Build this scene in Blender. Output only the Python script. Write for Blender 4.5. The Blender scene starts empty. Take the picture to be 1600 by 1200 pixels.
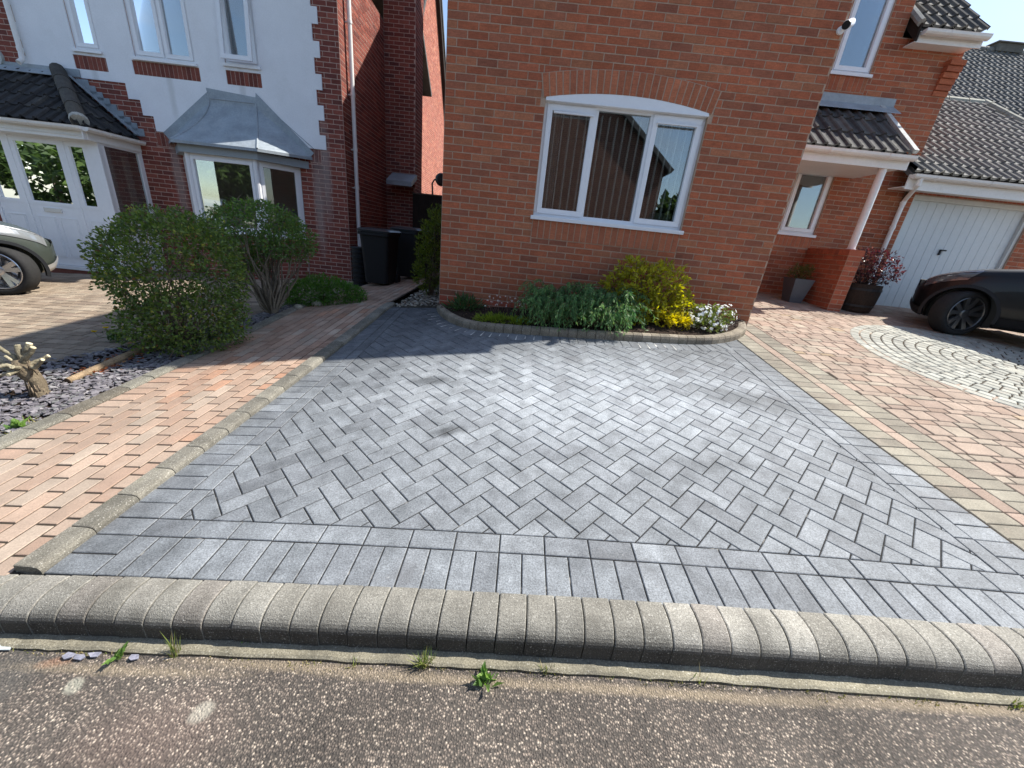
import bpy, bmesh, math, random
import numpy as np
from mathutils import Vector, Matrix
rnd = random.Random(7)
nrs = np.random.RandomState(11)
D2R = math.radians
scene = bpy.context.scene
COL = scene.collection

# ------------------------------------------------------------------ camera
CY, CP, CR = -0.0079, 0.3676, 0.1058            # yaw, pitch down, roll
def _cam_axes():
    cy, sy, cp, sp = math.cos(CY), math.sin(CY), math.cos(CP), math.sin(CP)
    f = Vector((sy*cp, cy*cp, -sp)); r = Vector((cy, -sy, 0)); u = r.cross(f)
    cr, sr = math.cos(CR), math.sin(CR)
    return cr*r+sr*u, -sr*r+cr*u, f
_r, _u, _f = _cam_axes()
cd = bpy.data.cameras.new('camera'); cam = bpy.data.objects.new('camera', cd); COL.objects.link(cam)
cd.sensor_fit = 'HORIZONTAL'; cd.angle = 2*math.atan(800/586.9); cd.clip_start = 0.05; cd.clip_end = 500
mw = Matrix.Identity(4)
for i in range(3):
    mw[i][0] = _r[i]; mw[i][1] = _u[i]; mw[i][2] = -_f[i]
mw[2][3] = 1.5
cam.matrix_world = mw
scene.camera = cam

# ------------------------------------------------------------------ light
SUN_AZ, SUN_EL = D2R(20.3), D2R(50.5)           # azimuth from +X towards +Y
w = bpy.data.worlds.new('World'); scene.world = w; w.use_nodes = True
wn = w.node_tree.nodes; wl = w.node_tree.links
sky = wn.new('ShaderNodeTexSky'); sky.sky_type = 'NISHITA'; sky.sun_disc = False
sky.sun_elevation = SUN_EL; sky.sun_rotation = math.pi/2 - SUN_AZ
sky.air_density = 1.0; sky.dust_density = 0.7; sky.ozone_density = 1.0
bgn = wn['Background']; bgn.inputs['Strength'].default_value = 0.115
# thin high cloud, laid over the sky dome
tc = wn.new('ShaderNodeTexCoord'); mp = wn.new('ShaderNodeMapping'); mp.inputs['Scale'].default_value = (1.5, 1.5, 5)
nz = wn.new('ShaderNodeTexNoise'); nz.inputs['Scale'].default_value = 2.2; nz.inputs['Detail'].default_value = 7
rp = wn.new('ShaderNodeValToRGB'); rp.color_ramp.elements[0].position = 0.48; rp.color_ramp.elements[1].position = 0.80
rp.color_ramp.elements[1].color = (0.75, 0.75, 0.75, 1)
mx = wn.new('ShaderNodeMixRGB'); mx.inputs['Color2'].default_value = (3.2, 3.5, 3.8, 1)
wl.new(tc.outputs['Generated'], mp.inputs['Vector']); wl.new(mp.outputs['Vector'], nz.inputs['Vector'])
wl.new(nz.outputs['Fac'], rp.inputs['Fac']); wl.new(rp.outputs['Color'], mx.inputs['Fac'])
wl.new(sky.outputs['Color'], mx.inputs['Color1']); wl.new(mx.outputs['Color'], bgn.inputs['Color'])
sd = bpy.data.lights.new('sun', 'SUN'); sd.energy = 4.2; sd.angle = D2R(0.53); sd.color = (1.0, 0.955, 0.88)
sun = bpy.data.objects.new('sun', sd); COL.objects.link(sun)
sdir = Vector((math.cos(SUN_AZ)*math.cos(SUN_EL), math.sin(SUN_AZ)*math.cos(SUN_EL), math.sin(SUN_EL)))
sun.rotation_euler = sdir.to_track_quat('Z', 'Y').to_euler(); sun.location = sdir*40
vs = scene.view_settings; vs.view_transform = 'Standard'; vs.look = 'None'; vs.gamma = 1.0; vs.use_curve_mapping = False
vs.exposure = 1.06

# ------------------------------------------------------------------ ground height
G = [-1.4351, .0863, .0703, .0049, -.0103, .0066]
def zg(x, y):
    xc = min(max(x, -3.1), 2.65); yc = min(max(y, -1.0), 5.0)
    a = xc+1.8; b = yc-1.08
    z = G[0]+G[1]*a+G[2]*b+G[3]*a*b+G[4]*a*a+G[5]*b*b+1.5
    t = min(max((xc+1.8)/4.45, 0), 1); t = t*t*(3-2*t)
    z += (.04+.06*t)*min(max(y-5, 0), 3)
    z += .05*min(x+3.1, 0)*min(max((x+30)/20, .3), 1)
    z += .06*(1-math.exp(-max(x-2.65, 0)))
    return z

# ------------------------------------------------------------------ mesh helpers
class MB:
    def __init__(s): s.V = []; s.F = []; s.C = []; s.M = []
    def face(s, pts, col=(1, 1, 1), mi=0):
        n = len(s.V); s.V += [tuple(p) for p in pts]; s.F.append(tuple(range(n, n+len(pts)))); s.C.append(col); s.M.append(mi)
    def mesh(s, vs_, fs, col=(1, 1, 1), mi=0):
        n = len(s.V); s.V += [tuple(p) for p in vs_]
        for f in fs: s.F.append(tuple(i+n for i in f)); s.C.append(col); s.M.append(mi)
    def box(s, x0, x1, y0, y1, z0, z1, col=(1, 1, 1), mi=0):
        v = [(x0,y0,z0),(x1,y0,z0),(x1,y1,z0),(x0,y1,z0),(x0,y0,z1),(x1,y0,z1),(x1,y1,z1),(x0,y1,z1)]
        s.mesh(v, [(0,3,2,1),(4,5,6,7),(0,1,5,4),(1,2,6,5),(2,3,7,6),(3,0,4,7)], col, mi)
    def fbox(s, O, U, V, W, col=(1, 1, 1), mi=0):
        O, U, V, W = map(Vector, (O, U, V, W))
        v = [O, O+U, O+U+V, O+V, O+W, O+U+W, O+U+V+W, O+V+W]
        s.mesh(v, [(0,3,2,1),(4,5,6,7),(0,1,5,4),(1,2,6,5),(2,3,7,6),(3,0,4,7)], col, mi)
    def tube(s, pts, r, n=8, col=(1, 1, 1), mi=0, cap=True):
        pts = [Vector(p) for p in pts]; rs = r if isinstance(r, (list, tuple)) else [r]*len(pts)
        vs_ = []; fs = []; prev = None
        for i, p in enumerate(pts):
            d = (pts[min(i+1, len(pts)-1)]-pts[max(i-1, 0)])
            d = d.normalized() if d.length > 1e-9 else Vector((0, 0, 1))
            a = prev if prev is not None else (Vector((0, 0, 1)) if abs(d.z) < .9 else Vector((1, 0, 0)))
            x = a-d*a.dot(d); x = x.normalized() if x.length > 1e-6 else d.orthogonal().normalized(); prev = x; y = d.cross(x)
            for k in range(n):
                t = 2*math.pi*k/n; vs_.append(p+(x*math.cos(t)+y*math.sin(t))*rs[i])
        for i in range(len(pts)-1):
            for k in range(n):
                k2 = (k+1) % n; fs.append((i*n+k, i*n+k2, (i+1)*n+k2, (i+1)*n+k))
        if cap:
            fs.append(tuple(range(n-1, -1, -1))); fs.append(tuple((len(pts)-1)*n+k for k in range(n)))
        s.mesh(vs_, fs, col, mi)
    def lathe(s, prof, O=(0, 0, 0), A=(0, 0, 1), n=32, col=(1, 1, 1), mi=0, close=False):
        A = Vector(A).normalized(); X = A.orthogonal().normalized(); Y = A.cross(X); O = Vector(O); vs_ = []; fs = []
        for (r, h) in prof:
            for k in range(n):
                t = 2*math.pi*k/n; vs_.append(O+A*h+(X*math.cos(t)+Y*math.sin(t))*r)
        m = len(prof)
        for i in range(m if close else m-1):
            j = (i+1) % m
            for k in range(n):
                k2 = (k+1) % n; fs.append((i*n+k, i*n+k2, j*n+k2, j*n+k))
        s.mesh(vs_, fs, col, mi)
    def build(s, name, mats, parent=None, smooth=False, bevel=0, fixn=False, loc=None):
        me = bpy.data.meshes.new(name)
        V = s.V
        if loc is not None: V = [(p[0]-loc[0], p[1]-loc[1], p[2]-loc[2]) for p in V]
        me.from_pydata(V, [], s.F)
        if not isinstance(mats, (list, tuple)): mats = [mats]
        for m in mats: me.materials.append(m)
        if s.F:
            me.polygons.foreach_set('material_index', s.M)
            at = me.attributes.new('col', 'FLOAT_COLOR', 'FACE')
            at.data.foreach_set('color', np.array([list(c)+[1] for c in s.C], dtype=np.float32).ravel())
            if smooth: me.polygons.foreach_set('use_smooth', [True]*len(s.F))
        if fixn or bevel:
            b = bmesh.new(); b.from_mesh(me)
            if bevel: bmesh.ops.remove_doubles(b, verts=b.verts, dist=1e-5)
            bmesh.ops.recalc_face_normals(b, faces=b.faces); b.to_mesh(me); b.free()
        me.update()
        o = bpy.data.objects.new(name, me); COL.objects.link(o)
        if loc is not None: o.location = loc
        if parent is not None: setpar(o, parent)
        if bevel:
            md = o.modifiers.new('bevel', 'BEVEL'); md.width = bevel; md.segments = 2; md.limit_method = 'ANGLE'; md.angle_limit = D2R(40)
            me.polygons.foreach_set('use_smooth', [False]*len(me.polygons))
        return o
def wmat(q):
    L_ = Matrix.Translation(q.location) @ q.rotation_euler.to_matrix().to_4x4()
    return L_ if q.parent is None else wmat(q.parent) @ q.matrix_parent_inverse @ L_
def setpar(o, p):
    o.parent = p; o.matrix_parent_inverse = wmat(p).inverted()
def tag(o, label=None, cat=None, group=None, kind=None):
    if label: o['label'] = label
    if cat: o['category'] = cat
    if group: o['group'] = group
    if kind: o['kind'] = kind
    return o
def thing(name, loc, label, cat, group=None, rz=0):
    o = bpy.data.objects.new(name, None); COL.objects.link(o); o.location = loc; o.rotation_euler = (0, 0, rz); o.empty_display_size = .2
    return tag(o, label, cat, group)

def clip_half(poly, nx, ny, c):                   # keep nx*x+ny*y <= c
    out = []
    for i in range(len(poly)):
        a, b = poly[i], poly[(i+1) % len(poly)]
        da, db = nx*a[0]+ny*a[1]-c, nx*b[0]+ny*b[1]-c
        if da <= 0: out.append(a)
        if (da < 0 < db) or (db < 0 < da):
            t = da/(da-db); out.append((a[0]+(b[0]-a[0])*t, a[1]+(b[1]-a[1])*t))
    return out
def area(p): return .5*sum(p[i][0]*p[(i+1) % len(p)][1]-p[(i+1) % len(p)][0]*p[i][1] for i in range(len(p)))
def clip_poly(poly, clip):                        # clip: convex, counter-clockwise
    for i in range(len(clip)):
        if len(poly) < 3: return []
        a, b = clip[i], clip[(i+1) % len(clip)]
        nx, ny = (b[1]-a[1]), -(b[0]-a[0]); poly = clip_half(poly, nx, ny, nx*a[0]+ny*a[1])
    return poly if len(poly) >= 3 and abs(area(poly)) > 1e-6 else []
def inset(poly, d):
    q = poly
    for i in range(len(poly)):
        a, b = poly[i], poly[(i+1) % len(poly)]
        nx, ny = (b[1]-a[1]), -(b[0]-a[0]); L = math.hypot(nx, ny)
        if L < 1e-7: continue
        q = clip_half(q, nx/L, ny/L, (nx*a[0]+ny*a[1])/L-d)
        if len(q) < 3: return []
    return q if abs(area(q)) > 1e-5 else []
def ccw(p): return p if area(p) > 0 else p[::-1]
def subtract(rects, hole):
    out = []
    for (a, b, c, d) in rects:
        e, f, g, h = hole
        if b <= e or a >= f or d <= g or c >= h: out.append((a, b, c, d)); continue
        if a < e: out.append((a, e, c, d))
        if b > f: out.append((f, b, c, d))
        m0, m1 = max(a, e), min(b, f)
        if c < g: out.append((m0, m1, c, g))
        if d > h: out.append((m0, m1, h, d))
    return out

def mixc(a, b, t): return tuple(a[i]+(b[i]-a[i])*t for i in range(3))
def jit(c, s=.1):
    k = 1+rnd.uniform(-s, s); return tuple(max(0, v*k) for v in c)
def pick(pal, s=.13):
    r = rnd.random()*sum(p[1] for p in pal)
    for c, wt in pal:
        r -= wt
        if r <= 0: return jit(c, s)
    return pal[-1][0]

def pave(mb, poly, col, top=0.0, joint=.006, bev=.004, depth=.02, tilt=.0012):
    """one block of paving: a slab with a worn, bevelled top that follows the ground"""
    poly = ccw(poly); p = inset(poly, joint/2)
    if not p: return
    q = inset(p, bev)
    if not q or len(q) != len(p): q = None
    tx, ty = rnd.uniform(-.005, .005), rnd.uniform(-.005, .005)
    cx = sum(a[0] for a in p)/len(p); cy = sum(a[1] for a in p)/len(p)
    if callable(top): tf = top; dz = rnd.uniform(-tilt, tilt)
    else: tf = None; dz = top+rnd.uniform(-tilt, tilt)
    def Z(a, d): return (a[0], a[1], zg(*a)+(tf(a[1]) if tf else 0)+dz+d+tx*(a[0]-cx)+ty*(a[1]-cy))
    n = len(p)
    if q:
        vs_ = [Z(a, 0) for a in q]+[Z(a, -bev*.8) for a in p]+[Z(a, -depth) for a in p]
        fs = [tuple(range(n))]+[(n+i, n+(i+1) % n, (i+1) % n, i) for i in range(n)]+[(2*n+i, 2*n+(i+1) % n, n+(i+1) % n, n+i) for i in range(n)]
    else:
        vs_ = [Z(a, 0) for a in p]+[Z(a, -depth) for a in p]
        fs = [tuple(range(n))]+[(n+i, n+(i+1) % n, (i+1) % n, i) for i in range(n)]
    mb.mesh(vs_, fs, col)

def brickwork(mb, O, U, N, width, z0, z1, pal, holes=(), clip=None, lead=0, course=.075, blen=.225, joint=.0115, zoff=0, depth=.0035):
    """courses of individual bricks standing proud of the mortar; O is the wall's corner, U along it, N outwards"""
    O, U, N = Vector(O), Vector(U).normalized(), Vector(N).normalized(); Z = Vector((0, 0, 1))
    n0 = int(math.floor((z0-zoff)/course)); n1 = int(math.ceil((z1-zoff)/course))
    for k in range(n0, n1):
        c0, c1 = max(zoff+k*course, z0), min(zoff+(k+1)*course, z1)
        if c1-c0 < .02: continue
        x = -blen/2*((k+lead) % 2)-rnd.uniform(0, .004)
        while x < width:
            a, b = max(x, 0), min(x+blen, width); x += blen
            if b-a < .03: continue
            col = pick(pal); dp = depth+rnd.uniform(-.0015, .0015)
            for (e, f, g, h) in subtract_all((a, b, c0, c1), holes):
                if f-e < .02 or h-g < .02: continue
                p = [(e, g), (f, g), (f, h), (e, h)]
                if clip: p = clip_poly(p, clip)
                if not p: continue
                p = inset(ccw(p), joint/2)
                if not p: continue
                m = len(p)
                vs_ = [O+U*q[0]+Z*q[1]+N*dp for q in p]+[O+U*q[0]+Z*q[1] for q in p]
                mb.mesh(vs_, [tuple(range(m))]+[(m+i, m+(i+1) % m, (i+1) % m, i) for i in range(m)], col)
def subtract_all(r, holes):
    rs = [r]
    for h in holes: rs = subtract(rs, h)
    return rs
def backing(mb, O, U, N, width, z0, z1, holes=(), clip=None, thick=.25, mi=1, col=(1, 1, 1)):
    """the mortar sheet behind the bricks, with openings and their reveals"""
    O, U, N = Vector(O), Vector(U).normalized(), Vector(N).normalized(); Z = Vector((0, 0, 1))
    for (a, b, c, d) in subtract_all((0, width, z0, z1), holes):
        p = [(a, c), (b, c), (b, d), (a, d)]
        if clip: p = clip_poly(p, clip)
        if not p: continue
        mb.face([O+U*q[0]+Z*q[1] for q in p], col, mi); mb.face([O+U*q[0]+Z*q[1]-N*thick for q in p][::-1], col, mi)
    for (a, b, c, d) in holes:
        P = lambda x, z, t: O+U*x+Z*z-N*t
        for (x0, zz0, x1, zz1) in ((a, c, b, c), (b, c, b, d), (b, d, a, d), (a, d, a, c)):
            if zz0 == zz1 and (zz0 <= z0+1e-6 or zz0 >= z1-1e-6): continue
            mb.face([P(x0, zz0, 0), P(x1, zz1, 0), P(x1, zz1, thick), P(x0, zz0, thick)], col, mi)

# ------------------------------------------------------------------ materials
def mat(name): 
    m = bpy.data.materials.new(name); m.use_nodes = True
    nt = m.node_tree; b = nt.nodes['Principled BSDF']; return m, nt, b
def nn(nt, t, **k):
    n = nt.nodes.new(t)
    for a, v in k.items():
        if a in n.inputs: n.inputs[a].default_value = v
        else: setattr(n, a, v)
    return n
def colmat(name, rough=.8, spec=.3, n1=(6, .35), n2=(90, .35), bump=.3, bscale=120, bdist=.003, base=None, metal=0, stain=None, coat=0, blotch=None, streak=None):
    """colour = face colour x two scales of noise; fine bump. stain = (colour, scale, low, high)"""
    m, nt, b = mat(name); L = nt.links
    tcn = nn(nt, 'ShaderNodeTexCoord')
    if base is None:
        at = nn(nt, 'ShaderNodeAttribute'); at.attribute_name = 'col'; c = at.outputs['Color']
    else:
        r = nn(nt, 'ShaderNodeRGB'); r.outputs[0].default_value = (*base, 1); c = r.outputs[0]
    for (sc, amt) in (n1, n2):
        if amt <= 0: continue
        z = nn(nt, 'ShaderNodeTexNoise', Scale=sc, Detail=5.0, Roughness=.6); L.new(tcn.outputs['Object'], z.inputs['Vector'])
        mr = nn(nt, 'ShaderNodeMapRange'); mr.inputs[1].default_value = .25; mr.inputs[2].default_value = .75
        mr.inputs[3].default_value = 1-amt; mr.inputs[4].default_value = 1+amt; L.new(z.outputs['Fac'], mr.inputs[0])
        mm = nn(nt, 'ShaderNodeVectorMath', operation='SCALE'); L.new(c, mm.inputs[0]); L.new(mr.outputs[0], mm.inputs['Scale']); c = mm.outputs[0]
    if streak:                                    # wire-cut drag lines along the brick
        mpn = nn(nt, 'ShaderNodeMapping'); mpn.inputs['Scale'].default_value = (9, 9, 95); L.new(tcn.outputs['Object'], mpn.inputs['Vector'])
        z = nn(nt, 'ShaderNodeTexNoise', Scale=1.0, Detail=4.0, Roughness=.7); L.new(mpn.outputs[0], z.inputs['Vector'])
        mr = nn(nt, 'ShaderNodeMapRange'); mr.inputs[1].default_value = .3; mr.inputs[2].default_value = .7; mr.inputs[3].default_value = 1-streak[0]; mr.inputs[4].default_value = 1+streak[0]; L.new(z.outputs['Fac'], mr.inputs[0])
        mm = nn(nt, 'ShaderNodeVectorMath', operation='SCALE'); L.new(c, mm.inputs[0]); L.new(mr.outputs[0], mm.inputs['Scale']); c = mm.outputs[0]
    for st in ([stain] if stain and not isinstance(stain, list) else (stain or [])):
        z = nn(nt, 'ShaderNodeTexNoise', Scale=st[1], Detail=6.0, Roughness=.65); L.new(tcn.outputs['Object'], z.inputs['Vector'])
        mr = nn(nt, 'ShaderNodeMapRange'); mr.inputs[1].default_value = st[2]; mr.inputs[2].default_value = st[3]
        mr.inputs[4].default_value = st[4] if len(st) > 4 else 1; L.new(z.outputs['Fac'], mr.inputs[0])
        mc = nn(nt, 'ShaderNodeMixRGB'); mc.inputs['Color2'].default_value = (*st[0], 1); L.new(mr.outputs[0], mc.inputs['Fac']); L.new(c, mc.inputs['Color1']); c = mc.outputs[0]
    L.new(c, b.inputs['Base Color'])
    b.inputs['Roughness'].default_value = rough; b.inputs['Specular IOR Level'].default_value = spec; b.inputs['Metallic'].default_value = metal
    b.inputs['Coat Weight'].default_value = coat
    if bump > 0:
        z = nn(nt, 'ShaderNodeTexNoise', Scale=bscale, Detail=4.0); L.new(tcn.outputs['Object'], z.inputs['Vector'])
        bp = nn(nt, 'ShaderNodeBump', Strength=bump, Distance=bdist); L.new(z.outputs['Fac'], bp.inputs['Height']); L.new(bp.outputs['Normal'], b.inputs['Normal'])
    return m
def plain(name, c, rough=.5, spec=.5, metal=0, coat=0, n=.06, sc=14, bump=0): 
    return colmat(name, rough, spec, (sc, n), (sc*9, n*.5), bump, 200, .001, base=c, metal=metal, coat=coat)
def leafmat(name, trans=.25, rough=.45, spec=.35):
    m, nt, b = mat(name); L = nt.links
    at = nn(nt, 'ShaderNodeAttribute'); at.attribute_name = 'col'
    L.new(at.outputs['Color'], b.inputs['Base Color']); b.inputs['Roughness'].default_value = rough; b.inputs['Specular IOR Level'].default_value = spec
    tr = nn(nt, 'ShaderNodeBsdfTranslucent'); hs = nn(nt, 'ShaderNodeHueSaturation'); hs.inputs['Saturation'].default_value = 1.15; hs.inputs['Value'].default_value = 1.6
    L.new(at.outputs['Color'], hs.inputs['Color']); L.new(hs.outputs['Color'], tr.inputs['Color'])
    ms = nn(nt, 'ShaderNodeMixShader'); ms.inputs[0].default_value = trans
    L.new(b.outputs[0], ms.inputs[1]); L.new(tr.outputs[0], ms.inputs[2]); L.new(ms.outputs[0], nt.nodes['Material Output'].inputs[0])
    return m
def glassmat(name, refl=.16, tint=(.8, .85, .85), rough=.01, wav=.0):
    m, nt, b = mat(name); L = nt.links; nt.nodes.remove(b)
    g = nn(nt, 'ShaderNodeBsdfGlossy', Roughness=rough); t = nn(nt, 'ShaderNodeBsdfTransparent'); t.inputs[0].default_value = (*tint, 1)
    g.inputs['Color'].default_value = (.95, .98, 1, 1)
    lw = nn(nt, 'ShaderNodeFresnel', IOR=1.5)
    mr = nn(nt, 'ShaderNodeMapRange'); mr.inputs[1].default_value = .04; mr.inputs[2].default_value = 1; mr.inputs[3].default_value = refl; mr.inputs[4].default_value = 1 if not wav else wav
    L.new(lw.outputs[0], mr.inputs[0])
    ms = nn(nt, 'ShaderNodeMixShader'); L.new(mr.outputs[0], ms.inputs[0]); L.new(t.outputs[0], ms.inputs[1]); L.new(g.outputs[0], ms.inputs[2])
    L.new(ms.outputs[0], nt.nodes['Material Output'].inputs[0])
    return m

M = {}
def patch_of(m, cx, cy, sx, sy, rot, colr, amt, soft=.5, nsc=2.0, namp=1.0, cz=0, sz=1000):
    """a stain or a paler or darker patch with a ragged outline of its own, mixed over a material's base colour"""
    nt = m.node_tree; b = nt.nodes['Principled BSDF']; L = nt.links; last = b.inputs['Base Color'].links[0].from_socket
    tcn = nn(nt, 'ShaderNodeTexCoord')
    mpn = nn(nt, 'ShaderNodeMapping'); mpn.vector_type = 'TEXTURE'; mpn.inputs['Location'].default_value = (cx, cy, cz); mpn.inputs['Rotation'].default_value = (0, 0, rot); mpn.inputs['Scale'].default_value = (sx, sy, sz)
    L.new(tcn.outputs['Object'], mpn.inputs['Vector'])
    ns = nn(nt, 'ShaderNodeTexNoise', Scale=nsc, Detail=6.0, Roughness=.7); L.new(tcn.outputs['Object'], ns.inputs['Vector'])
    ln = nn(nt, 'ShaderNodeVectorMath', operation='LENGTH'); L.new(mpn.outputs[0], ln.inputs[0])
    mul = nn(nt, 'ShaderNodeMath', operation='MULTIPLY_ADD'); L.new(ns.outputs['Fac'], mul.inputs[0]); mul.inputs[1].default_value = namp; L.new(ln.outputs['Value'], mul.inputs[2])
    r = nn(nt, 'ShaderNodeMapRange'); h = 1+namp*.5; r.inputs[1].default_value = h+soft*.5; r.inputs[2].default_value = h-soft*.5; r.inputs[3].default_value = 0; r.inputs[4].default_value = amt; L.new(mul.outputs[0], r.inputs[0])
    if colr is None:                              # lightens (or darkens) what is there and keeps its grain
        ad = nn(nt, 'ShaderNodeMath', operation='ADD'); ad.inputs[1].default_value = 1; L.new(r.outputs[0], ad.inputs[0])
        mc = nn(nt, 'ShaderNodeVectorMath', operation='SCALE'); L.new(last, mc.inputs[0]); L.new(ad.outputs[0], mc.inputs['Scale'])
    else:
        mc = nn(nt, 'ShaderNodeMixRGB'); mc.inputs['Color2'].default_value = (*colr, 1); L.new(r.outputs[0], mc.inputs['Fac']); L.new(last, mc.inputs['Color1'])
    L.new(mc.outputs[0], b.inputs['Base Color'])
M['grey_paver'] = colmat('grey_paver', .70, .3, (9, .34), (150, .55), .7, 240, .003, stain=[((.05, .05, .052), 2.4, .60, .72, .5), ((.30, .30, .29), 38, .66, .74, .30)])
# broad patches make the middle and front of the drive paler; scuffs and spills darken it
patch_of(M['grey_paver'], .70, 1.95, 3.2, 2.15, .0, None, 1.25, 1.0, 1.3, 1.3)
patch_of(M['grey_paver'], .75, 2.95, 1.5, .75, .15, None, .55, 1.0, 3.0, 1.4)
patch_of(M['grey_paver'], -.40, 2.22, .09, .06, .4, None, -.6, .9, 9.0, 1.2)
patch_of(M['grey_paver'], -.72, 2.95, .16, .09, .2, None, -.5, 1.0, 7.0, 1.3)
patch_of(M['grey_paver'], 1.95, 3.0, .5, .16, -.2, None, -.45, 1.0, 5.0, 1.3)
patch_of(M['grey_paver'], 1.35, 2.1, .22, .10, .5, None, -.3, 1.0, 7.0, 1.3)
M['red_paver'] = colmat('red_paver', .85, .25, (5, .25), (130, .3), .5, 220, .003, stain=[((.16, .13, .10), 1.6, .55, .75, .6), ((.42, .33, .26), 9, .58, .75, .5)])
patch_of(M['red_paver'], -2.6, 1.45, 1.1, 1.15, .2, (.42, .355, .285), .24, 1.0, 5.0, 1.6)  # sun glare on the near-left of the path, painted into the colour
M['old_paver'] = colmat('old_paver', .85, .25, (5, .25), (130, .3), .5, 220, .003, stain=[((.13, .11, .09), 2.0, .58, .75, .6)])
M['kerb'] = colmat('kerb_concrete', .9, .2, (7, .3), (170, .5), .8, 260, .004, stain=[((.62, .60, .54), 170, .61, .67, .9), ((.09, .083, .068), 3.4, .55, .72, .6), ((.10, .11, .035), 2.2, .64, .75, .5)])
M['joint_sand'] = colmat('joint_sand', .95, .1, (30, .45), (300, .4), .5, 300, .004, base=(.034, .033, .032), stain=((.40, .38, .34), 14, .60, .70, .7))
M['joint_red'] = colmat('joint_sand_red', .95, .1, (30, .35), (300, .4), .5, 300, .004, base=(.062, .050, .038))
M['brick'] = colmat('brick', .88, .2, (10, .12), (75, .22), .6, 190, .003, streak=(.22,), stain=[((.17, .10, .075), 2.2, .58, .8, .45)])
M['mortar'] = colmat('mortar', .95, .1, (12, .2), (160, .25), .5, 250, .002, base=(.45, .325, .24))
M['mortar_dark'] = colmat('mortar_pink', .95, .1, (12, .2), (160, .25), .5, 250, .002, base=(.52, .39, .33))
M['upvc'] = plain('white_upvc', (.80, .81, .83), .28, .5, n=.03)
M['upvc_dirty'] = colmat('white_plastic', .38, .45, (3, .06), (40, .05), 0, base=(.78, .77, .74), stain=((.45, .42, .36), 4, .6, .85, .5))
M['render'] = colmat('painted_render', .9, .2, (2.5, .05), (60, .05), .5, 130, .004, base=(.80, .82, .85), stain=[((.58, .60, .60), 1.8, .56, .8, .35), ((.42, .42, .38), 16, .74, .78, .5)])
M['tile'] = colmat('concrete_tile', .85, .25, (8, .25), (90, .35), .5, 160, .003, stain=[((.20, .19, .15), 5, .58, .75, .5)])
M['lead'] = colmat('lead_sheet', .55, .45, (4, .22), (40, .12), .25, 40, .004, base=(.30, .34, .37), metal=.15, stain=((.45, .47, .47), 5, .55, .75, .5))
M['soil'] = colmat('soil', .95, .1, (14, .4), (120, .5), 1, 80, .02, base=(.035, .024, .018))
for (sx_, sy_, z_) in ((-6.72, 7.72, 1.95), (-4.12, 7.83, 1.75), (-3.95, 7.84, 2.3)):   # salts washed down the brick below the bay's corners
    patch_of(M['brick'], sx_, sy_, .085, .3, 0, (.36, .34, .32), .5, 1.0, 6.0, 1.2, z_, .75)
patch_of(M['brick'], .9, 5.0, 3.0, .2, 0, None, -.22, 1.2, 3.0, 1.4, .45, .45)
for (x_, z_) in ((1.9, 3.4), (-.5, 4.2), (2.3, 1.6)): patch_of(M['brick'], x_, 5.0, .5, .2, 0, None, .10, 1.2, 3.0, 1.4, z_, .3)
patch_of(M['kerb'], -1.1, .97, 1.15, .3, 0, None, -.22, 1.1, 2.5, 1.5)
patch_of(M['kerb'], .0, .97, .45, .3, 0, None, -.15, 1.1, 4.0, 1.5)
patch_of(M['kerb'], -2.0, .93, .11, .06, 0, (.12, .135, .045), .5, 1.0, 14.0, 1.6)
for (x_, w_) in ((-1.45, .05), (-.62, .06), (-.35, .035), (.38, .05), (1.02, .05), (1.6, .06)): patch_of(M['kerb'], x_, .96, w_, .11, .25, (.09, .083, .07), .30, 1.0, 16.0, 1.5)
for (x_, z_, h_) in ((-7.82, 3.55, .35), (-6.55, 3.5, .5), (-5.3, 3.5, .45)): patch_of(M['render'], x_, 7.75, .05, .4, 0, (.50, .51, .50), .45, 1.0, 8.0, 1.3, z_-.15, h_)
M['slate'] = colmat('slate', .75, .35, (20, .2), (120, .3), .3, 150, .003)
M['garage_door'] = colmat('painted_steel_door', .42, .4, (1.2, .05), (25, .04), .06, 60, .002, base=(.62, .66, .66), stain=((.30, .31, .26), 2.2, .62, .85, .35))
M['black_plastic'] = plain('black_plastic', (.014, .015, .017), .5, .25)
M['dark'] = plain('dark_void', (.02, .02, .02), .9, .1)
M['wood_dark'] = colmat('dark_timber', .85, .15, (6, .3), (60, .3), .4, 80, .004, base=(.03, .022, .018))
M['rubber'] = plain('tyre_rubber', (.028, .028, .028), .85, .2, n=.2, sc=30, bump=.2)
M['alloy'] = plain('alloy', (.62, .62, .63), .3, .5, metal=.85)
M['alloy_dark'] = plain('alloy_dark', (.20, .20, .20), .35, .5, metal=.8)
M['glass'] = glassmat('window_glass', .175); M['glass_low'] = glassmat('porch_side_glass', .07, (.7, .75, .75), .01, .35)
M['glass_dark'] = glassmat('car_glass', .12, (.12, .14, .14))
M['lens'] = glassmat('headlamp_lens', .25, (.85, .88, .9))
M['leaf'] = leafmat('leaf', .38); M['leaf_gloss'] = leafmat('leaf_gloss', .32, .35, .45)
M['petal'] = leafmat('petal', .3, .7, .2)
M['bark'] = colmat('bark', .9, .15, (14, .35), (110, .4), .9, 70, .008, stain=[((.08, .06, .045), 6, .5, .7, .6)])
M['blind'] = plain('blind_fabric', (.88, .87, .82), .8, .2)
M['room'] = plain('room_wall', (.16, .15, .14), .9, .1)
M['pot'] = plain('pot_glaze', (.085, .10, .12), .35, .5, n=.12)
M['barrel'] = colmat('barrel_oak', .8, .2, (6, .3), (50, .35), .5, 60, .004, base=(.035, .024, .018))
M['iron'] = plain('black_iron', (.02, .02, .022), .5, .4)
M['grass'] = leafmat('grass_blade', .3, .6, .2)
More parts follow.
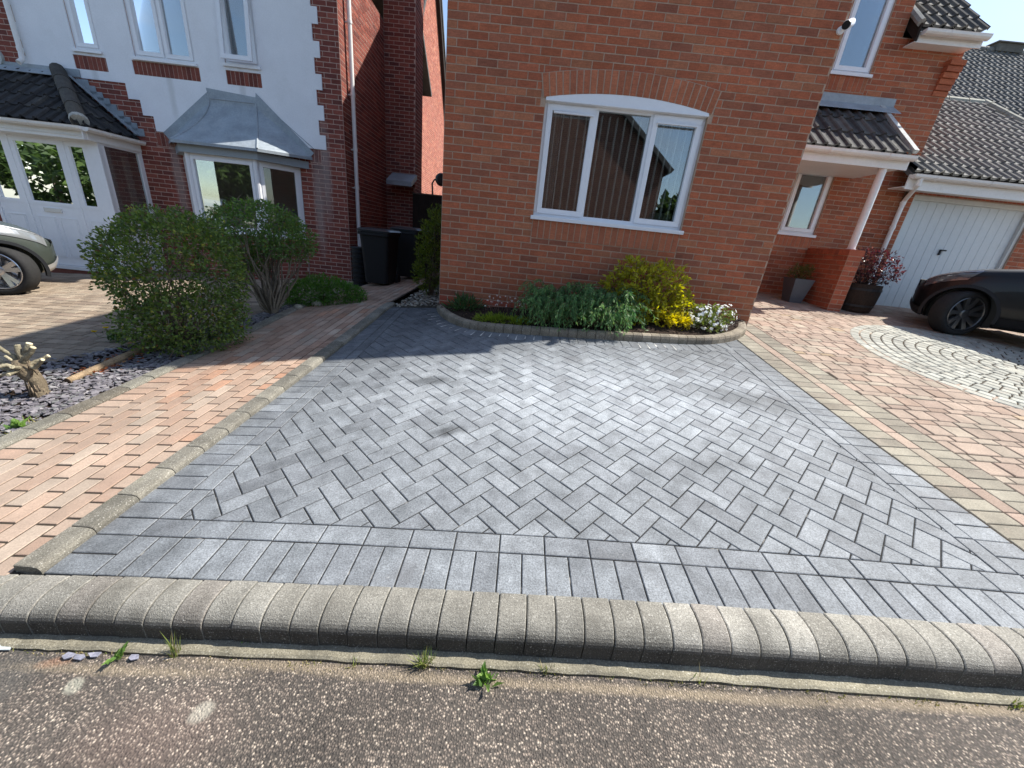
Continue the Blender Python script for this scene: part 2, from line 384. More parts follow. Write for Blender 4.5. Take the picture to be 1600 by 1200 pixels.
M['lamp_shade'] = plain('pleated_fabric', (.70, .66, .50), .85, .1)
# ================================================================== GROUND
def pip(x, y, poly):
    c = False; n = len(poly)
    for i in range(n):
        x1, y1 = poly[i]; x2, y2 = poly[(i+1) % n]
        if (y1 > y) != (y2 > y) and x < (x2-x1)*(y-y1)/(y2-y1)+x1: c = not c
    return c
def sheet(mb, xs, ys, zf, col=(1, 1, 1), mi=0, keep=None):
    nx, ny = len(xs), len(ys); n0 = len(mb.V)
    for y in ys:
        for x in xs: mb.V.append((x, y, zf(x, y)))
    for j in range(ny-1):
        for i in range(nx-1):
            if keep and not keep(.5*(xs[i]+xs[i+1]), .5*(ys[j]+ys[j+1])): continue
            a = n0+j*nx+i; mb.F.append((a, a+1, a+1+nx, a+nx)); mb.C.append(col); mb.M.append(mi)
def lin(a, b, n): return [a+(b-a)*i/(n-1) for i in range(n)]
def kl(x): return 1.0446+.0257*(x+1.81)            # back of the kerb
def re_(x): return kl(x)-.205                       # edge of the tarmac

mb = MB()
sheet(mb, sorted(set(lin(-70, -12, 8)+lin(-12, 14, 40)+lin(14, 70, 8))), sorted(set([-80, -40, -20, -10, -6.2, -3, 0, .9, 1.0]+lin(1.25, 12, 30)+[16, 24, 40, 90])),
      lambda x, y: zg(x, y)-(.07 if y > 1.2 else .3))
tag(mb.build('ground', colmat('bare_earth', .95, .1, (3, .3), (60, .4), .6, 90, .01, base=(.10, .09, .07))), kind='structure')

# tarmac with exposed chippings
m, nt, b = mat('tarmac'); L = nt.links
tcn = nn(nt, 'ShaderNodeTexCoord')
wv = nn(nt, 'ShaderNodeTexNoise', Scale=60.0, Detail=2.0); L.new(tcn.outputs['Object'], wv.inputs['Vector'])
ad = nn(nt, 'ShaderNodeMixRGB', blend_type='ADD'); ad.inputs['Fac'].default_value = .006; L.new(tcn.outputs['Object'], ad.inputs['Color1']); L.new(wv.outputs['Color'], ad.inputs['Color2'])
vo = nn(nt, 'ShaderNodeTexVoronoi', Scale=138.0); L.new(ad.outputs[0], vo.inputs['Vector'])
sp = nn(nt, 'ShaderNodeSeparateColor'); L.new(vo.outputs['Color'], sp.inputs[0])
cr = nn(nt, 'ShaderNodeValToRGB'); cr.color_ramp.interpolation = 'LINEAR'
for i, (p, c) in enumerate([(0, (.058, .050, .043)), (.35, (.105, .087, .073)), (.60, (.17, .138, .113)), (.82, (.28, .225, .18)), (1, (.54, .455, .36))]):
    e = cr.color_ramp.elements[i] if i < 2 else cr.color_ramp.elements.new(p)
    e.position = p; e.color = (*c, 1)
L.new(sp.outputs[0], cr.inputs['Fac'])
dr = nn(nt, 'ShaderNodeMapRange'); dr.inputs[1].default_value = .15; dr.inputs[2].default_value = .75; dr.inputs[3].default_value = 0; dr.inputs[4].default_value = 1
L.new(vo.outputs['Distance'], dr.inputs[0])
m1 = nn(nt, 'ShaderNodeMixRGB'); m1.inputs['Color2'].default_value = (.058, .050, .042, 1); L.new(dr.outputs[0], m1.inputs['Fac']); L.new(cr.outputs[0], m1.inputs['Color1'])
big = nn(nt, 'ShaderNodeTexNoise', Scale=2.3, Detail=5.0); L.new(tcn.outputs['Object'], big.inputs['Vector'])
br = nn(nt, 'ShaderNodeMapRange'); br.inputs[1].default_value = .3; br.inputs[2].default_value = .7; br.inputs[3].default_value = .75; br.inputs[4].default_value = 1.35; L.new(big.outputs['Fac'], br.inputs[0])
m2 = nn(nt, 'ShaderNodeVectorMath', operation='SCALE'); L.new(m1.outputs[0], m2.inputs[0]); L.new(br.outputs[0], m2.inputs['Scale'])
last = m2.outputs[0]
L.new(last, b.inputs['Base Color']); b.inputs['Roughness'].default_value = .8; b.inputs['Specular IOR Level'].default_value = .35
hh = nn(nt, 'ShaderNodeMapRange'); hh.inputs[1].default_value = 0; hh.inputs[2].default_value = .7; hh.inputs[3].default_value = 1; hh.inputs[4].default_value = 0; L.new(vo.outputs['Distance'], hh.inputs[0])
bp = nn(nt, 'ShaderNodeBump', Strength=.9, Distance=.004); L.new(hh.outputs[0], bp.inputs['Height']); L.new(bp.outputs['Normal'], b.inputs['Normal'])
M['tarmac'] = m
def spot(cx, cy, sx, sy, rot, colr, amt, soft=.5): patch_of(m, cx, cy, sx, sy, rot, colr, amt, soft, 22.0, 1.0)
spot(-.879, .700, .034, .028, .3, (.44, .42, .34), .6)
spot(-1.357, .745, .030, .022, -.5, (.40, .39, .31), .55)
spot(-.98, .63, .20, .10, .1, (.24, .16, .13), .22, 1)
spot(-1.62, .74, .10, .13, .2, (.10, .095, .085), .5, .9)
spot(-1.5, .81, .05, .016, .2, (.32, .16, .09), .4, .8)
for (sx, sy) in ((-1.25, .80), (-.72, .85), (-.2, .845), (.42, .86), (.9, .87), (1.5, .90), (1.9, .92)): patch_of(m, sx, sy, .33, .016, .0257, (.34, .27, .18), .42, 1.2, 60.0, 1.8)
mb = MB(); xs = lin(-60, -8, 14)+lin(-7, 7, 57)+lin(8, 60, 14); nxr = len(xs); rows = [0, -.1, -.25, -.5, -1, -2, -4, -6.6]
for r_ in rows:
    for x in xs: mb.V.append((x, re_(min(max(x, -8), 8))+r_, zg(x, .85)-.115-.012*min(1, -r_)))
for j in range(len(rows)-1):
    for i in range(nxr-1): a = j*nxr+i; mb.F.append((a+nxr, a+1+nxr, a+1, a)); mb.C.append((1, 1, 1)); mb.M.append(0)
tag(mb.build('road', M['tarmac'], smooth=True), kind='structure')

# concrete haunch at the foot of the kerb
mb = MB(); x = -8.0
while x < 8:
    x2 = x+rnd.uniform(.5, 1.3)
    for k in range(12):
        a, b2 = x+(x2-x)*k/12, x+(x2-x)*(k+1)/12
        def H(xx, dy, dz): return (xx, re_(xx)+dy+.0015*math.sin(xx*17)+.0025*math.sin(xx*71)*math.sin(xx*13), zg(xx, .85)+dz+.002*math.sin(xx*53))
        pr = [(-.002, -.125), (.0, -.106), (.009, -.101), (.090, -.099)]
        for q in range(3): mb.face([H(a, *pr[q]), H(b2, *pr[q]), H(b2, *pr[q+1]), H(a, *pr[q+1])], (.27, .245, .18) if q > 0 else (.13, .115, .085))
    x = x2
tag(mb.build('kerb_foot', M['kerb'], smooth=False), kind='structure')

# bull-nosed kerb of small concrete blocks
def kerbrun(name, pts_f, x0, x1, pitch, prof, pal, grime_shade=False):   # grime: road splash and the face's own shade, both painted into the colour
    mbk = MB(); x = x0
    while x < x1:
        p = pitch*rnd.uniform(.97, 1.03); g = .0022; c = pick(pal); dz = rnd.uniform(-.0015, .0015); dy = rnd.uniform(-.0015, .0015); sk = rnd.uniform(-.002, .002)
        A = [pts_f(x+g, dy_+dy, dz_+dz) for dy_, dz_ in prof]; B_ = [pts_f(x+p-g, dy_+dy+sk, dz_+dz) for dy_, dz_ in prof]
        e = .0025
        A2 = [pts_f(x+g+.004, dy_+dy, dz_+dz+e) for dy_, dz_ in prof]; B2 = [pts_f(x+p-g-.004, dy_+dy+sk, dz_+dz+e) for dy_, dz_ in prof]
        n = len(prof)
        for i in range(n-1):
            mbk.face([A[i], A2[i], A2[i+1], A[i+1]], c); mbk.face([A2[i], B2[i], B2[i+1], A2[i+1]], c); mbk.face([B2[i], B_[i], B_[i+1], B2[i+1]], c)
            if grime_shade and i >= n-5:
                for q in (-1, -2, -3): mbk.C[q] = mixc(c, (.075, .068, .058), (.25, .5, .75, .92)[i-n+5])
        lo = pts_f(x+g, prof[0][0]+dy, prof[-1][1]+dz); lo2 = pts_f(x+p-g, prof[0][0]+dy, prof[-1][1]+dz)
        mbk.face(A[::-1]+[lo], c); mbk.face(B_+[lo2], c); mbk.face([A[0], B_[0], lo2, lo], c)
        x += p
    return mbk
kprof = [(.0, -.003), (-.04, .003)]+[(-.062-.095*math.sin(t), -.064+.067*math.cos(t)) for t in [math.pi/2*k/9 for k in range(1, 10)]]+[(-.157, -.132)]
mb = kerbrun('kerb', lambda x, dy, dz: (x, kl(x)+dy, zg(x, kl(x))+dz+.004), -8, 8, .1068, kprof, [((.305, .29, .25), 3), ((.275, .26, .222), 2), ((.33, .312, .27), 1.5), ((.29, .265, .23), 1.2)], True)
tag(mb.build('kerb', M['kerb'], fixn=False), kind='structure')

# ---- charcoal block driveway
TH = .0165; ex = (math.cos(TH), math.sin(TH)); OX, OY = -1.81, 1.054; DW = 4.455; DL = 4.1
def fr(p): return (OX+p[0]*ex[0]-p[1]*ex[1], OY+p[0]*ex[1]+p[1]*ex[0])
GP = [((.085, .091, .096), 6), ((.078, .083, .088), 3), ((.094, .100, .105), 2.5), ((.066, .070, .074), .4)]
mb = MB()
def gblock(poly, top=0, bev=.004):
    # a few blocks by the middle carry darker mottling
    pave(mb, [fr(q) for q in poly], pick(GP, .08), top, .0058, .0032, .02)
rect = lambda a, b_, c, d: [(a, c), (b_, c), (b_, d), (a, d)]
P = .1013
u = .204
while u < DW-.01: gblock(rect(u, min(u+P, DW), 0, .2)); u += P
for side in (0, 1):
    v = 0.0 if side == 0 else .2
    while v < DL:
        a = (0, .203) if side == 0 else (DW-.203, DW)
        gblock(rect(a[0], a[1], v, v+P)); v += P
    v = .3035
    while v < DL:
        a = (.203, .304) if side == 0 else (DW-.304, DW-.203)
        gblock(rect(a[0], a[1], v, min(v+2*P, DL))); v += 2*P
u = .204
while u < DW-.204: gblock(rect(u, min(u+2*P, DW-.203), .2, .3035)); u += 2*P
hc = [(.304, .3035), (DW-.304, .3035), (DW-.304, DL), (.304, DL)]
c45 = math.sqrt(.5)
def rot45(x, y): return (2.2+(x-y)*c45, 2.2+(x+y)*c45)
N_ = 48
for k in range(-N_, N_):
    for mm_ in range(-14, 15):
        for hv in (0, 1):
            if hv == 0: x0, y0, x1, y1 = k+4*mm_, k, k+4*mm_+2, k+1
            else: x0, y0, x1, y1 = k+2+4*mm_, k-1, k+3+4*mm_, k+1
            if abs(x0)+abs(y0) > 62: continue
            poly = [rot45(x0*P, y0*P), rot45(x1*P, y0*P), rot45(x1*P, y1*P), rot45(x0*P, y1*P)]
            if max(q[0] for q in poly) < .3 or min(q[0] for q in poly) > DW or max(q[1] for q in poly) < .3 or min(q[1] for q in poly) > DL: continue
            poly = clip_poly(poly, hc)
            if poly: gblock(poly)
# curved course of blocks hugging the flower bed
BED = [(-1.155, 5.03), (-1.10, 4.88), (-1.03, 4.74), (-.93, 4.59), (-.78, 4.42), (-.62, 4.31), (-.39, 4.235), (.0, 4.19), (.4, 4.17), (.8, 4.16), (1.275, 4.165), (1.79, 4.20), (2.065, 4.235), (2.29, 4.32), (2.54, 4.47), (2.75, 4.66), (2.85, 4.84), (2.90, 4.99)]
def resample(pts, step):
    out = [pts[0]]; acc = 0
    for a, b_ in zip(pts[:-1], pts[1:]):
        L_ = math.hypot(b_[0]-a[0], b_[1]-a[1]); s = step-acc
        while s <= L_: out.append((a[0]+(b_[0]-a[0])*s/L_, a[1]+(b_[1]-a[1])*s/L_)); s += step
        acc = L_-(s-step)
    return out
def smooth(pts, it=3):
    for _ in range(it):
        q = [pts[0]]
        for a, b_ in zip(pts[:-1], pts[1:]): q += [(.75*a[0]+.25*b_[0], .75*a[1]+.25*b_[1]), (.25*a[0]+.75*b_[0], .25*a[1]+.75*b_[1])]
        pts = q+[pts[-1]]
    return pts
bs = smooth(BED, 2)
def normals(pts):
    out = []
    for i in range(len(pts)):
        a, b_ = pts[max(i-1, 0)], pts[min(i+1, len(pts)-1)]; dx, dy = b_[0]-a[0], b_[1]-a[1]; L_ = math.hypot(dx, dy); out.append((dy/L_, -dx/L_))
    return out
cv = resample(bs, .095); cn = normals(cv)
for i in range(2, len(cv)-4):
    a, b_ = cv[i], cv[i+1]; na, nb = cn[i], cn[i+1]
    pl = [a, b_, (b_[0]+nb[0]*.19, b_[1]+nb[1]*.19), (a[0]+na[0]*.19, a[1]+na[1]*.19)]
    if pl[2][0] > 2.44 or pl[3][0] < -1.5: continue
    pave(mb, pl, pick(GP), .004, .010, .004, .02)
    if (a[0] < .25 and rnd.random() < .9) or (1.15 < a[0] < 1.75 and rnd.random() < .8):   # smears of pale jointing compound
        l0, l1 = rnd.uniform(.0, .05), rnd.uniform(.11, .20); wd_ = rnd.uniform(.004, .008); tx, ty = -na[1], na[0]
        q = [(a[0]+na[0]*l0, a[1]+na[1]*l0), (a[0]+na[0]*l1+tx*wd_, a[1]+na[1]*l1+ty*wd_), (a[0]+na[0]*(l1+.008), a[1]+na[1]*(l1+.008)), (a[0]+na[0]*l1-tx*wd_, a[1]+na[1]*l1-ty*wd_)]
        mb.face([(p_[0], p_[1], zg(*p_)+.0075) for p_ in q], (1, 1, 1), 2)
sheet(mb, lin(-1.84, 2.67, 26), lin(1.06, 5.2, 24), lambda x, y: zg(x, y)-.0048, mi=1)
tag(mb.build('driveway', [M['grey_paver'], M['joint_sand'], plain('jointing_compound', (.62, .60, .55), .9, .1)]), kind='structure')

# ---- red block path on the left, with its two edgings
RP = [((.345, .235, .17), 4), ((.355, .255, .19), 3), ((.32, .205, .145), 2), ((.36, .28, .215), 1.5), ((.35, .20, .13), .8)]
mb = MB()
def ptop(y): return .004+.024*min(max((y-1.05)/.9, 0), 1)
def pb(a, b_, c, d): pave(mb, rect(a, b_, c, d), pick(RP), ptop, .0105, .0025, .025, .0012)
y = 1.02
while y < 10.0: pb(-3.03, -2.83, y, y+.1025); y += .1025
for c in range(8):
    y = .98-.1025*(c % 2)
    while y < 10.0: pb(-2.83+c*.1, -2.83+(c+1)*.1, max(y, 1.02), y+.205); y += .205
y = 1.02
while y < 10.0: pb(-2.03, -1.93, y, y+.1025); y += .1025
sheet(mb, lin(-3.06, -1.9, 8), lin(1.0, 10.0, 90), lambda x, y: zg(x, y)+ptop(y)-.0055, mi=1)
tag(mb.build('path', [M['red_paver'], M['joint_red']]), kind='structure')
ep = [(.110, .012), (.110, .026), (.032, .030), (.012, .026), (.002, .014), (0, -.004), (0, -.03)]
def edge_r(s, dx, dz): return (-1.812-dx, s, zg(-1.85, s)+dz+.012*min(max((s-1.3)/1.5, 0), 1))
mb = kerbrun('e', edge_r, 1.052, 5.14, .204, ep, [((.17, .158, .13), 3), ((.205, .19, .155), 2), ((.14, .13, .105), 1)])
def edge_l(s, dx, dz): return (-3.145+.115-dx, s, zg(-3.1, s)+dz+.022)
mb2 = kerbrun('e', edge_l, 1.0, 6.2, .204, ep, [((.17, .16, .13), 3), ((.21, .19, .155), 2), ((.13, .115, .09), 1)])
o = mb.build('path_edging', M['kerb']); tag(o, kind='structure')
o = mb2.build('path_edging', M['kerb']); tag(o, kind='structure')

# ---- neighbour's drive
BEDL = [(-3.13, 1.0), (-3.13, 5.6), (-3.3, 5.35), (-3.5, 4.4), (-3.75, 3.85), (-4.05, 3.35), (-4.6, 2.75), (-6, 2.3), (-9, 2.0), (-9, 1.0)]
BP = [((.27, .215, .16), 4), ((.24, .185, .135), 3), ((.29, .235, .175), 2), ((.21, .16, .12), 1)]
mb = MB(); y = 1.9; r = 0
while y < 7.75:
    x = -12.0-.085*(r % 2)
    while x < -3.1:
        cx_, cy_ = x+.08, y+.06
        if not pip(cx_-.03, cy_-.02, BEDL) and not (cx_ > -4.4 and cy_ > 5.6 and False): pave(mb, rect(x, min(x+.17, -3.13), y, y+.115), pick(BP), 0, .010, .0045, .02, .0012)
        x += .17
    y += .115; r += 1
sheet(mb, lin(-12, -3.12, 26), lin(1.9, 7.8, 20), lambda x, y: zg(x, y)-.0055, mi=1)
tag(mb.build('neighbour_drive', [M['old_paver'], M['joint_red']]), kind='structure')

# ---- right-hand drive: tan bands, red course, tumbled blocks and the ring of pale setts
TP = [((.245, .22, .172), 4), ((.215, .19, .15), 3), ((.27, .245, .192), 2)]
PP = [((.325, .25, .195), 5), ((.31, .23, .18), 3), ((.325, .27, .21), 2), ((.285, .205, .155), .8), ((.31, .23, .15), .3)]
WP = [((.34, .34, .295), 4), ((.32, .32, .28), 3), ((.355, .35, .30), 2)]
mb = MB(); X0 = 2.662
def xo(y): return 2.650-.0165*(y-1.128)             # the band follows the drive's edge
def band(a, b_, y, d): return [(xo(y)+a, y), (xo(y)+b_, y), (xo(y+d)+b_, y+d), (xo(y+d)+a, y+d)]
y = 1.06
while y < 5.35: pave(mb, band(0, .2, y, .1), pick(TP), .002, .006, .004); pave(mb, band(.3, .5, y, .1), pick(TP), .002, .006, .004); y += .1
y = 1.06
while y < 5.35: pave(mb, band(.2, .3, y, .2), pick(PP), .002, .006, .004); y += .2
CX, CYc, CR_ = 5.65, 4.3, 1.53
y = 1.06; r = 0
while y < 7.6:
    thick = r % 2 == 0; d = .155 if thick else .075; x = X0+.4-.09*(r % 3)
    if y > 5.3: x = 2.9-.09*(r % 3)
    while x < 12:
        l = .165 if thick else .165
        if rnd.random() < .12: l *= 1.5
        a, b_ = max(x, xo(y)+.5 if y < 5.3 else 2.9), x+l; x += l
        if b_-a < .03: continue
        cc = [(a, y), (b_, y), (b_, y+d), (a, y+d)]
        if all(math.hypot(q[0]-CX, q[1]-CYc) < CR_-.02 for q in cc): continue
        pave(mb, cc, pick(PP), 0, .010 if thick else .008, .006, .02, .002)
    y += d; r += 1
rr = CR_
while rr > .12:
    r2 = rr-.112; n = max(6, int(2*math.pi*rr/(.135 if rr < CR_-.01 else .2)))
    off = rnd.random()
    for i in range(n):
        t0, t1 = 2*math.pi*(i+off)/n, 2*math.pi*(i+1+off)/n
        pave(mb, [(CX+rr*math.cos(t0), CYc+rr*math.sin(t0)), (CX+rr*math.cos(t1), CYc+rr*math.sin(t1)), (CX+r2*math.cos(t1), CYc+r2*math.sin(t1)), (CX+r2*math.cos(t0), CYc+r2*math.sin(t0))], pick(WP), .004, .013, .008, .02, .002)
    rr = r2
pave(mb, [(CX+.1*math.cos(t), CYc+.1*math.sin(t)) for t in [math.pi/4*i for i in range(8)]], pick(WP), .004)
sheet(mb, lin(2.58, 12, 30), lin(1.06, 5.0, 24), lambda x, y: zg(x, y)-.0055, mi=1)
sheet(mb, lin(2.95, 12, 30), lin(5.0, 7.7, 16), lambda x, y: zg(x, y)-.0055, mi=1)
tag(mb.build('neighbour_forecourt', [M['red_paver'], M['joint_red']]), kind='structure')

# ---- flower bed: soil and its curved edging
mb = MB(); ins = [(a[0]-n_[0]*.05, a[1]-n_[1]*.05) for a, n_ in zip(bs, normals(bs))]
K = 7
for i in range(len(ins)-1):
    for k in range(K):
        def SP(p, t):
            q = (p[0], p[1]+(5.0-p[1])*t); return (q[0], q[1], zg(*q)+.055+.03*math.sin(t*3.0)+.012*math.sin(q[0]*21+t*9)*math.sin(t*7+q[0]*13))
        mb.face([SP(ins[i], k/K), SP(ins[i+1], k/K), SP(ins[i+1], (k+1)/K), SP(ins[i], (k+1)/K)])
tag(mb.build('flower_bed', M['soil'], smooth=True), kind='structure')
ed = resample(bs, .104); en = normals(ed); mb = MB()
eprof = [(-.098, .02), (-.098, .085), (-.07, .092), (-.03, .088), (-.008, .074), (0, .05), (0, -.03)]
for i in range(len(ed)-1):
    a, b_, na, nb = ed[i], ed[i+1], en[i], en[i+1]; c = pick([((.235, .20, .15), 3), ((.20, .17, .13), 2), ((.27, .23, .175), 1)]); g = .025
    A = [(a[0]+(b_[0]-a[0])*g+na[0]*q, a[1]+(b_[1]-a[1])*g+na[1]*q, zg(*a)+h) for q, h in eprof]
    B_ = [(b_[0]-(b_[0]-a[0])*g+nb[0]*q, b_[1]-(b_[1]-a[1])*g+nb[1]*q, zg(*b_)+h) for q, h in eprof]
    for j in range(len(eprof)-1): mb.face([A[j], B_[j], B_[j+1], A[j+1]][::-1], c)
    mb.face(A, c); mb.face(B_[::-1], c)
tag(mb.build('bed_edging', M['kerb'], fixn=True), kind='structure')
# bark chips on the soil
mb = MB()
for _ in range(900):
    t = rnd.random(); i = rnd.randrange(1, len(ins)-1); p = ins[i]; q = (p[0]+rnd.uniform(-.05, .05), p[1]+(4.98-p[1])*t**1.3)
    s = rnd.uniform(.008, .022); a = rnd.uniform(0, 6.28); z = zg(*q)+.062+.03*math.sin(t**1.3*3.0)
    U = Vector((math.cos(a), math.sin(a), rnd.uniform(-.3, .3)))*s; V_ = Vector((-math.sin(a), math.cos(a), rnd.uniform(-.3, .3)))*s*.4
    mb.fbox(Vector((q[0], q[1], z))-U/2-V_/2, U, V_, (0, 0, .004), jit(rnd.choice([(.06, .035, .022), (.09, .05, .03), (.03, .02, .015), (.13, .08, .05)])))
tag(mb.build('bark_chips', M['slate']), 'dark bark chips scattered over the flower bed soil', 'mulch', kind='stuff')

# ---- slate bed on the left
mb = MB(); sheet(mb, lin(-7.5, -3.13, 30), lin(1.0, 5.6, 30), lambda x, y: zg(x, y)+.012+.008*math.sin(x*9)*math.sin(y*7), keep=lambda x, y: pip(x, y, BEDL))
tag(mb.build('gravel_bed', M['soil']), kind='structure')
mb = MB(); SPal = [((.140, .128, .140), 4), ((.185, .172, .182), 3), ((.10, .092, .10), 2), ((.26, .245, .245), 1.4), ((.14, .142, .138), 1.5)]
cnt = 0
while cnt < 5600:
    x = -3.14-abs(rnd.gauss(0, 1))*.7 if rnd.random() < .85 else rnd.uniform(-6, -3.15); y = rnd.uniform(1.3, 5.4)
    if not pip(x-.03, y, BEDL): continue
    cnt += 1
    s = rnd.uniform(.011, .034)*(1.3 if rnd.random() < .12 else 1); a = rnd.uniform(0, 6.28); n = rnd.choice([4, 5, 5, 6]); c = pick(SPal)
    nrm = Vector((rnd.gauss(0, .20), rnd.gauss(0, .20), 1)).normalized(); X = nrm.orthogonal().normalized(); Y = nrm.cross(X); O = Vector((x, y, zg(x, y)+.018+rnd.uniform(0, .016)))
    asp = rnd.uniform(.45, .8); pts = []
    for k in range(n):
        t = a+6.283*(k+rnd.uniform(-.25, .25))/n; e = s*rnd.uniform(.75, 1.1); pts.append((math.cos(t-a)*e, math.sin(t-a)*e*asp))
    ca, sa = math.cos(a), math.sin(a)
    Q = [O+X*(p[0]*ca-p[1]*sa)+Y*(p[0]*sa+p[1]*ca) for p in pts]; th_ = nrm*rnd.uniform(.003, .007)
    mb.mesh([q+th_ for q in Q]+Q, [tuple(range(n))]+[(n+i, n+(i+1) % n, (i+1) % n, i) for i in range(n)], c)
tag(mb.build('slate_chippings', M['slate']), 'purple grey slate chippings covering the bed beside the red path', 'slate chippings', kind='stuff')
# pebbles by the house corner
mb = MB()
for _ in range(420):
    x = rnd.uniform(-1.80, -1.14); y = rnd.uniform(5.17, 6.6); s = rnd.uniform(.01, .026)
    if y < 5.17+max(0, (x+1.8)*.1): continue
    O = Vector((x, y, zg(x, y)+.008)); c = pick([((.32, .28, .22), 3), ((.2, .18, .15), 2), ((.45, .42, .36), 1), ((.25, .17, .12), 1)])
    a = rnd.uniform(0, 6.28); n = 6; ring = []
    for h, rr in ((0, .8), (.45, 1.0), (.8, .6)):
        for k in range(n): t = a+6.283*k/n; ring.append(O+Vector((math.cos(t)*s*rr, math.sin(t)*s*rr*.75, h*s)))
    fs = [(j*n+k, j*n+(k+1) % n, (j+1)*n+(k+1) % n, (j+1)*n+k) for j in range(2) for k in range(n)]+[tuple(2*n+k for k in range(n))]
    mb.mesh(ring, fs, c)
tag(mb.build('pebbles', M['slate']), 'loose pebbles between the red path and the house corner', 'pebbles', kind='stuff')
# ================================================================== BUILDING HELPERS
Zv = Vector((0, 0, 1))
class Fr:
    """a wall's own frame: x along the wall, z up, d out of the wall"""
    def __init__(s, O, U, N): s.O, s.U, s.N = Vector(O), Vector(U).normalized(), Vector(N).normalized()
    def p(s, x, z, d=0): return s.O+s.U*x+Zv*z+s.N*d
    def box(s, mb, x0, x1, z0, z1, d0, d1, col=(1, 1, 1), mi=0):
        mb.fbox(s.p(x0, z0, d0), s.U*(x1-x0), s.N*(d1-d0), Zv*(z1-z0), col, mi)
def soldiers(mb, f, x0, x1, z0, z1, pal, d=.008, w=.075):
    x = x0; mb.face([f.p(x0, z0, d-.0035), f.p(x1, z0, d-.0035), f.p(x1, z1, d-.0035), f.p(x0, z1, d-.0035)], (1, 1, 1), 1)
    while x < x1-.02:
        b_ = min(x+w, x1); g = .005; c = pick(pal); dd = d+rnd.uniform(-.0012, .0015)
        f.box(mb, x+g, b_-g, z0+g, z1-g, -.01, dd, c); x += w
def ring(mb, f, x0, x1, z0, z1, t, d0, d1):
    f.box(mb, x0, x1, z0, z0+t, d0, d1); f.box(mb, x0, x1, z1-t, z1, d0, d1)
    f.box(mb, x0, x0+t, z0+t, z1-t, d0, d1); f.box(mb, x1-t, x1, z0+t, z1-t, d0, d1)
def window(parent, f, x0, x1, z0, z1, lights, setback=.05, sill=True, name='window', glass=None, sill_out=.035, t=.045, label=None, sills=(.03, .03)):
    """white plastic window; lights = [(width share, opening?)...]; returns its frame, with panes and sill as sub-parts"""
    mb = MB(); d0, d1 = -setback-.06, -setback
    ring(mb, f, x0, x1, z0, z1, t, d0, d1)
    n = len(lights); tot = sum(l[0] for l in lights); iw = (x1-x0-2*t-(n-1)*t); x = x0+t; panes = []
    for i, (wd, op) in enumerate(lights):
        a, b_ = x, x+iw*wd/tot
        if i < n-1: f.box(mb, b_, b_+t, z0+t, z1-t, d0, d1-.002)
        c, e = z0+t, z1-t
        if op:
            ring(mb, f, a-.012, b_+.012, c-.012, e+.012, .058, d0+.02, d1+.014); panes.append((a+.046, b_-.046, c+.046, e-.046))
        else: panes.append((a, b_, c, e))
        x = b_+t
    o = mb.build(name, M['upvc'], parent, bevel=.004)
    if label: o['label'] = label
    for (a, b_, c, e) in panes:
        g = MB(); f.box(g, a-.006, b_+.006, c-.006, e+.006, d0+.02, d0+.03); g.build('pane', glass or M['glass'], o)
    if sill:
        g = MB(); f.box(g, x0-sills[0], x1+sills[1], z0-.03, z0-.002, -setback-.06, sill_out); f.box(g, x0-sills[0], x1+sills[1], z0-.045, z0-.03, sill_out-.012, sill_out)
        g.build('sill', M['upvc'], o, bevel=.003)
    return o
def tiles(mb, O, U, S, width, length, gauge=.335, roll=.155, umin=None, umax=None, pal=None, step=.028, amp=.034):
    """courses of interlocking roll tiles laid up the slope S from the eaves line U"""
    O, U, S = Vector(O), Vector(U).normalized(), Vector(S).normalized(); N = U.cross(S).normalized()
    if N.z < 0: N = -N
    pal = pal or [((.085, .082, .078), 4), ((.065, .063, .062), 3), ((.11, .104, .094), 2)]
    prof = [(0, 0), (.18, -.12), (.42, -.12), (.58, .1), (.7, .75), (.82, 1.0), (.93, .75), (.995, .05)]
    nrow = int(math.ceil(length/gauge))
    for j in range(nrow):
        s0, s1 = j*gauge, min((j+1)*gauge+.06, length)
        lo = umin(s0) if umin else 0; hi = umax(s0) if umax else width
        lo1 = umin(s1) if umin else 0; hi1 = umax(s1) if umax else width
        k0 = int(math.floor(min(lo, lo1)/roll))-1; k1 = int(math.ceil(max(hi, hi1)/roll))+1
        for k in range(k0, k1):
            c = pick(pal); dz = rnd.uniform(-.003, .003); row = []
            for (t, h) in prof+[(1.0, 0)]:
                u = (k+t)*roll
                ua, ub = min(max(u, lo), hi), min(max(u, lo1), hi1)
                row.append((O+U*ua+S*s0+N*(h*amp+step+dz), O+U*ub+S*s1+N*(h*amp+.002+dz), O+U*ua+S*s0+N*(h*amp+dz-.004)))
            for a, b_ in zip(row[:-1], row[1:]):
                if (a[0]-b_[0]).length < 1e-4 and (a[1]-b_[1]).length < 1e-4: continue
                mb.face([a[0], b_[0], b_[1], a[1]], c); mb.face([a[2], b_[2], b_[0], a[0]], c)
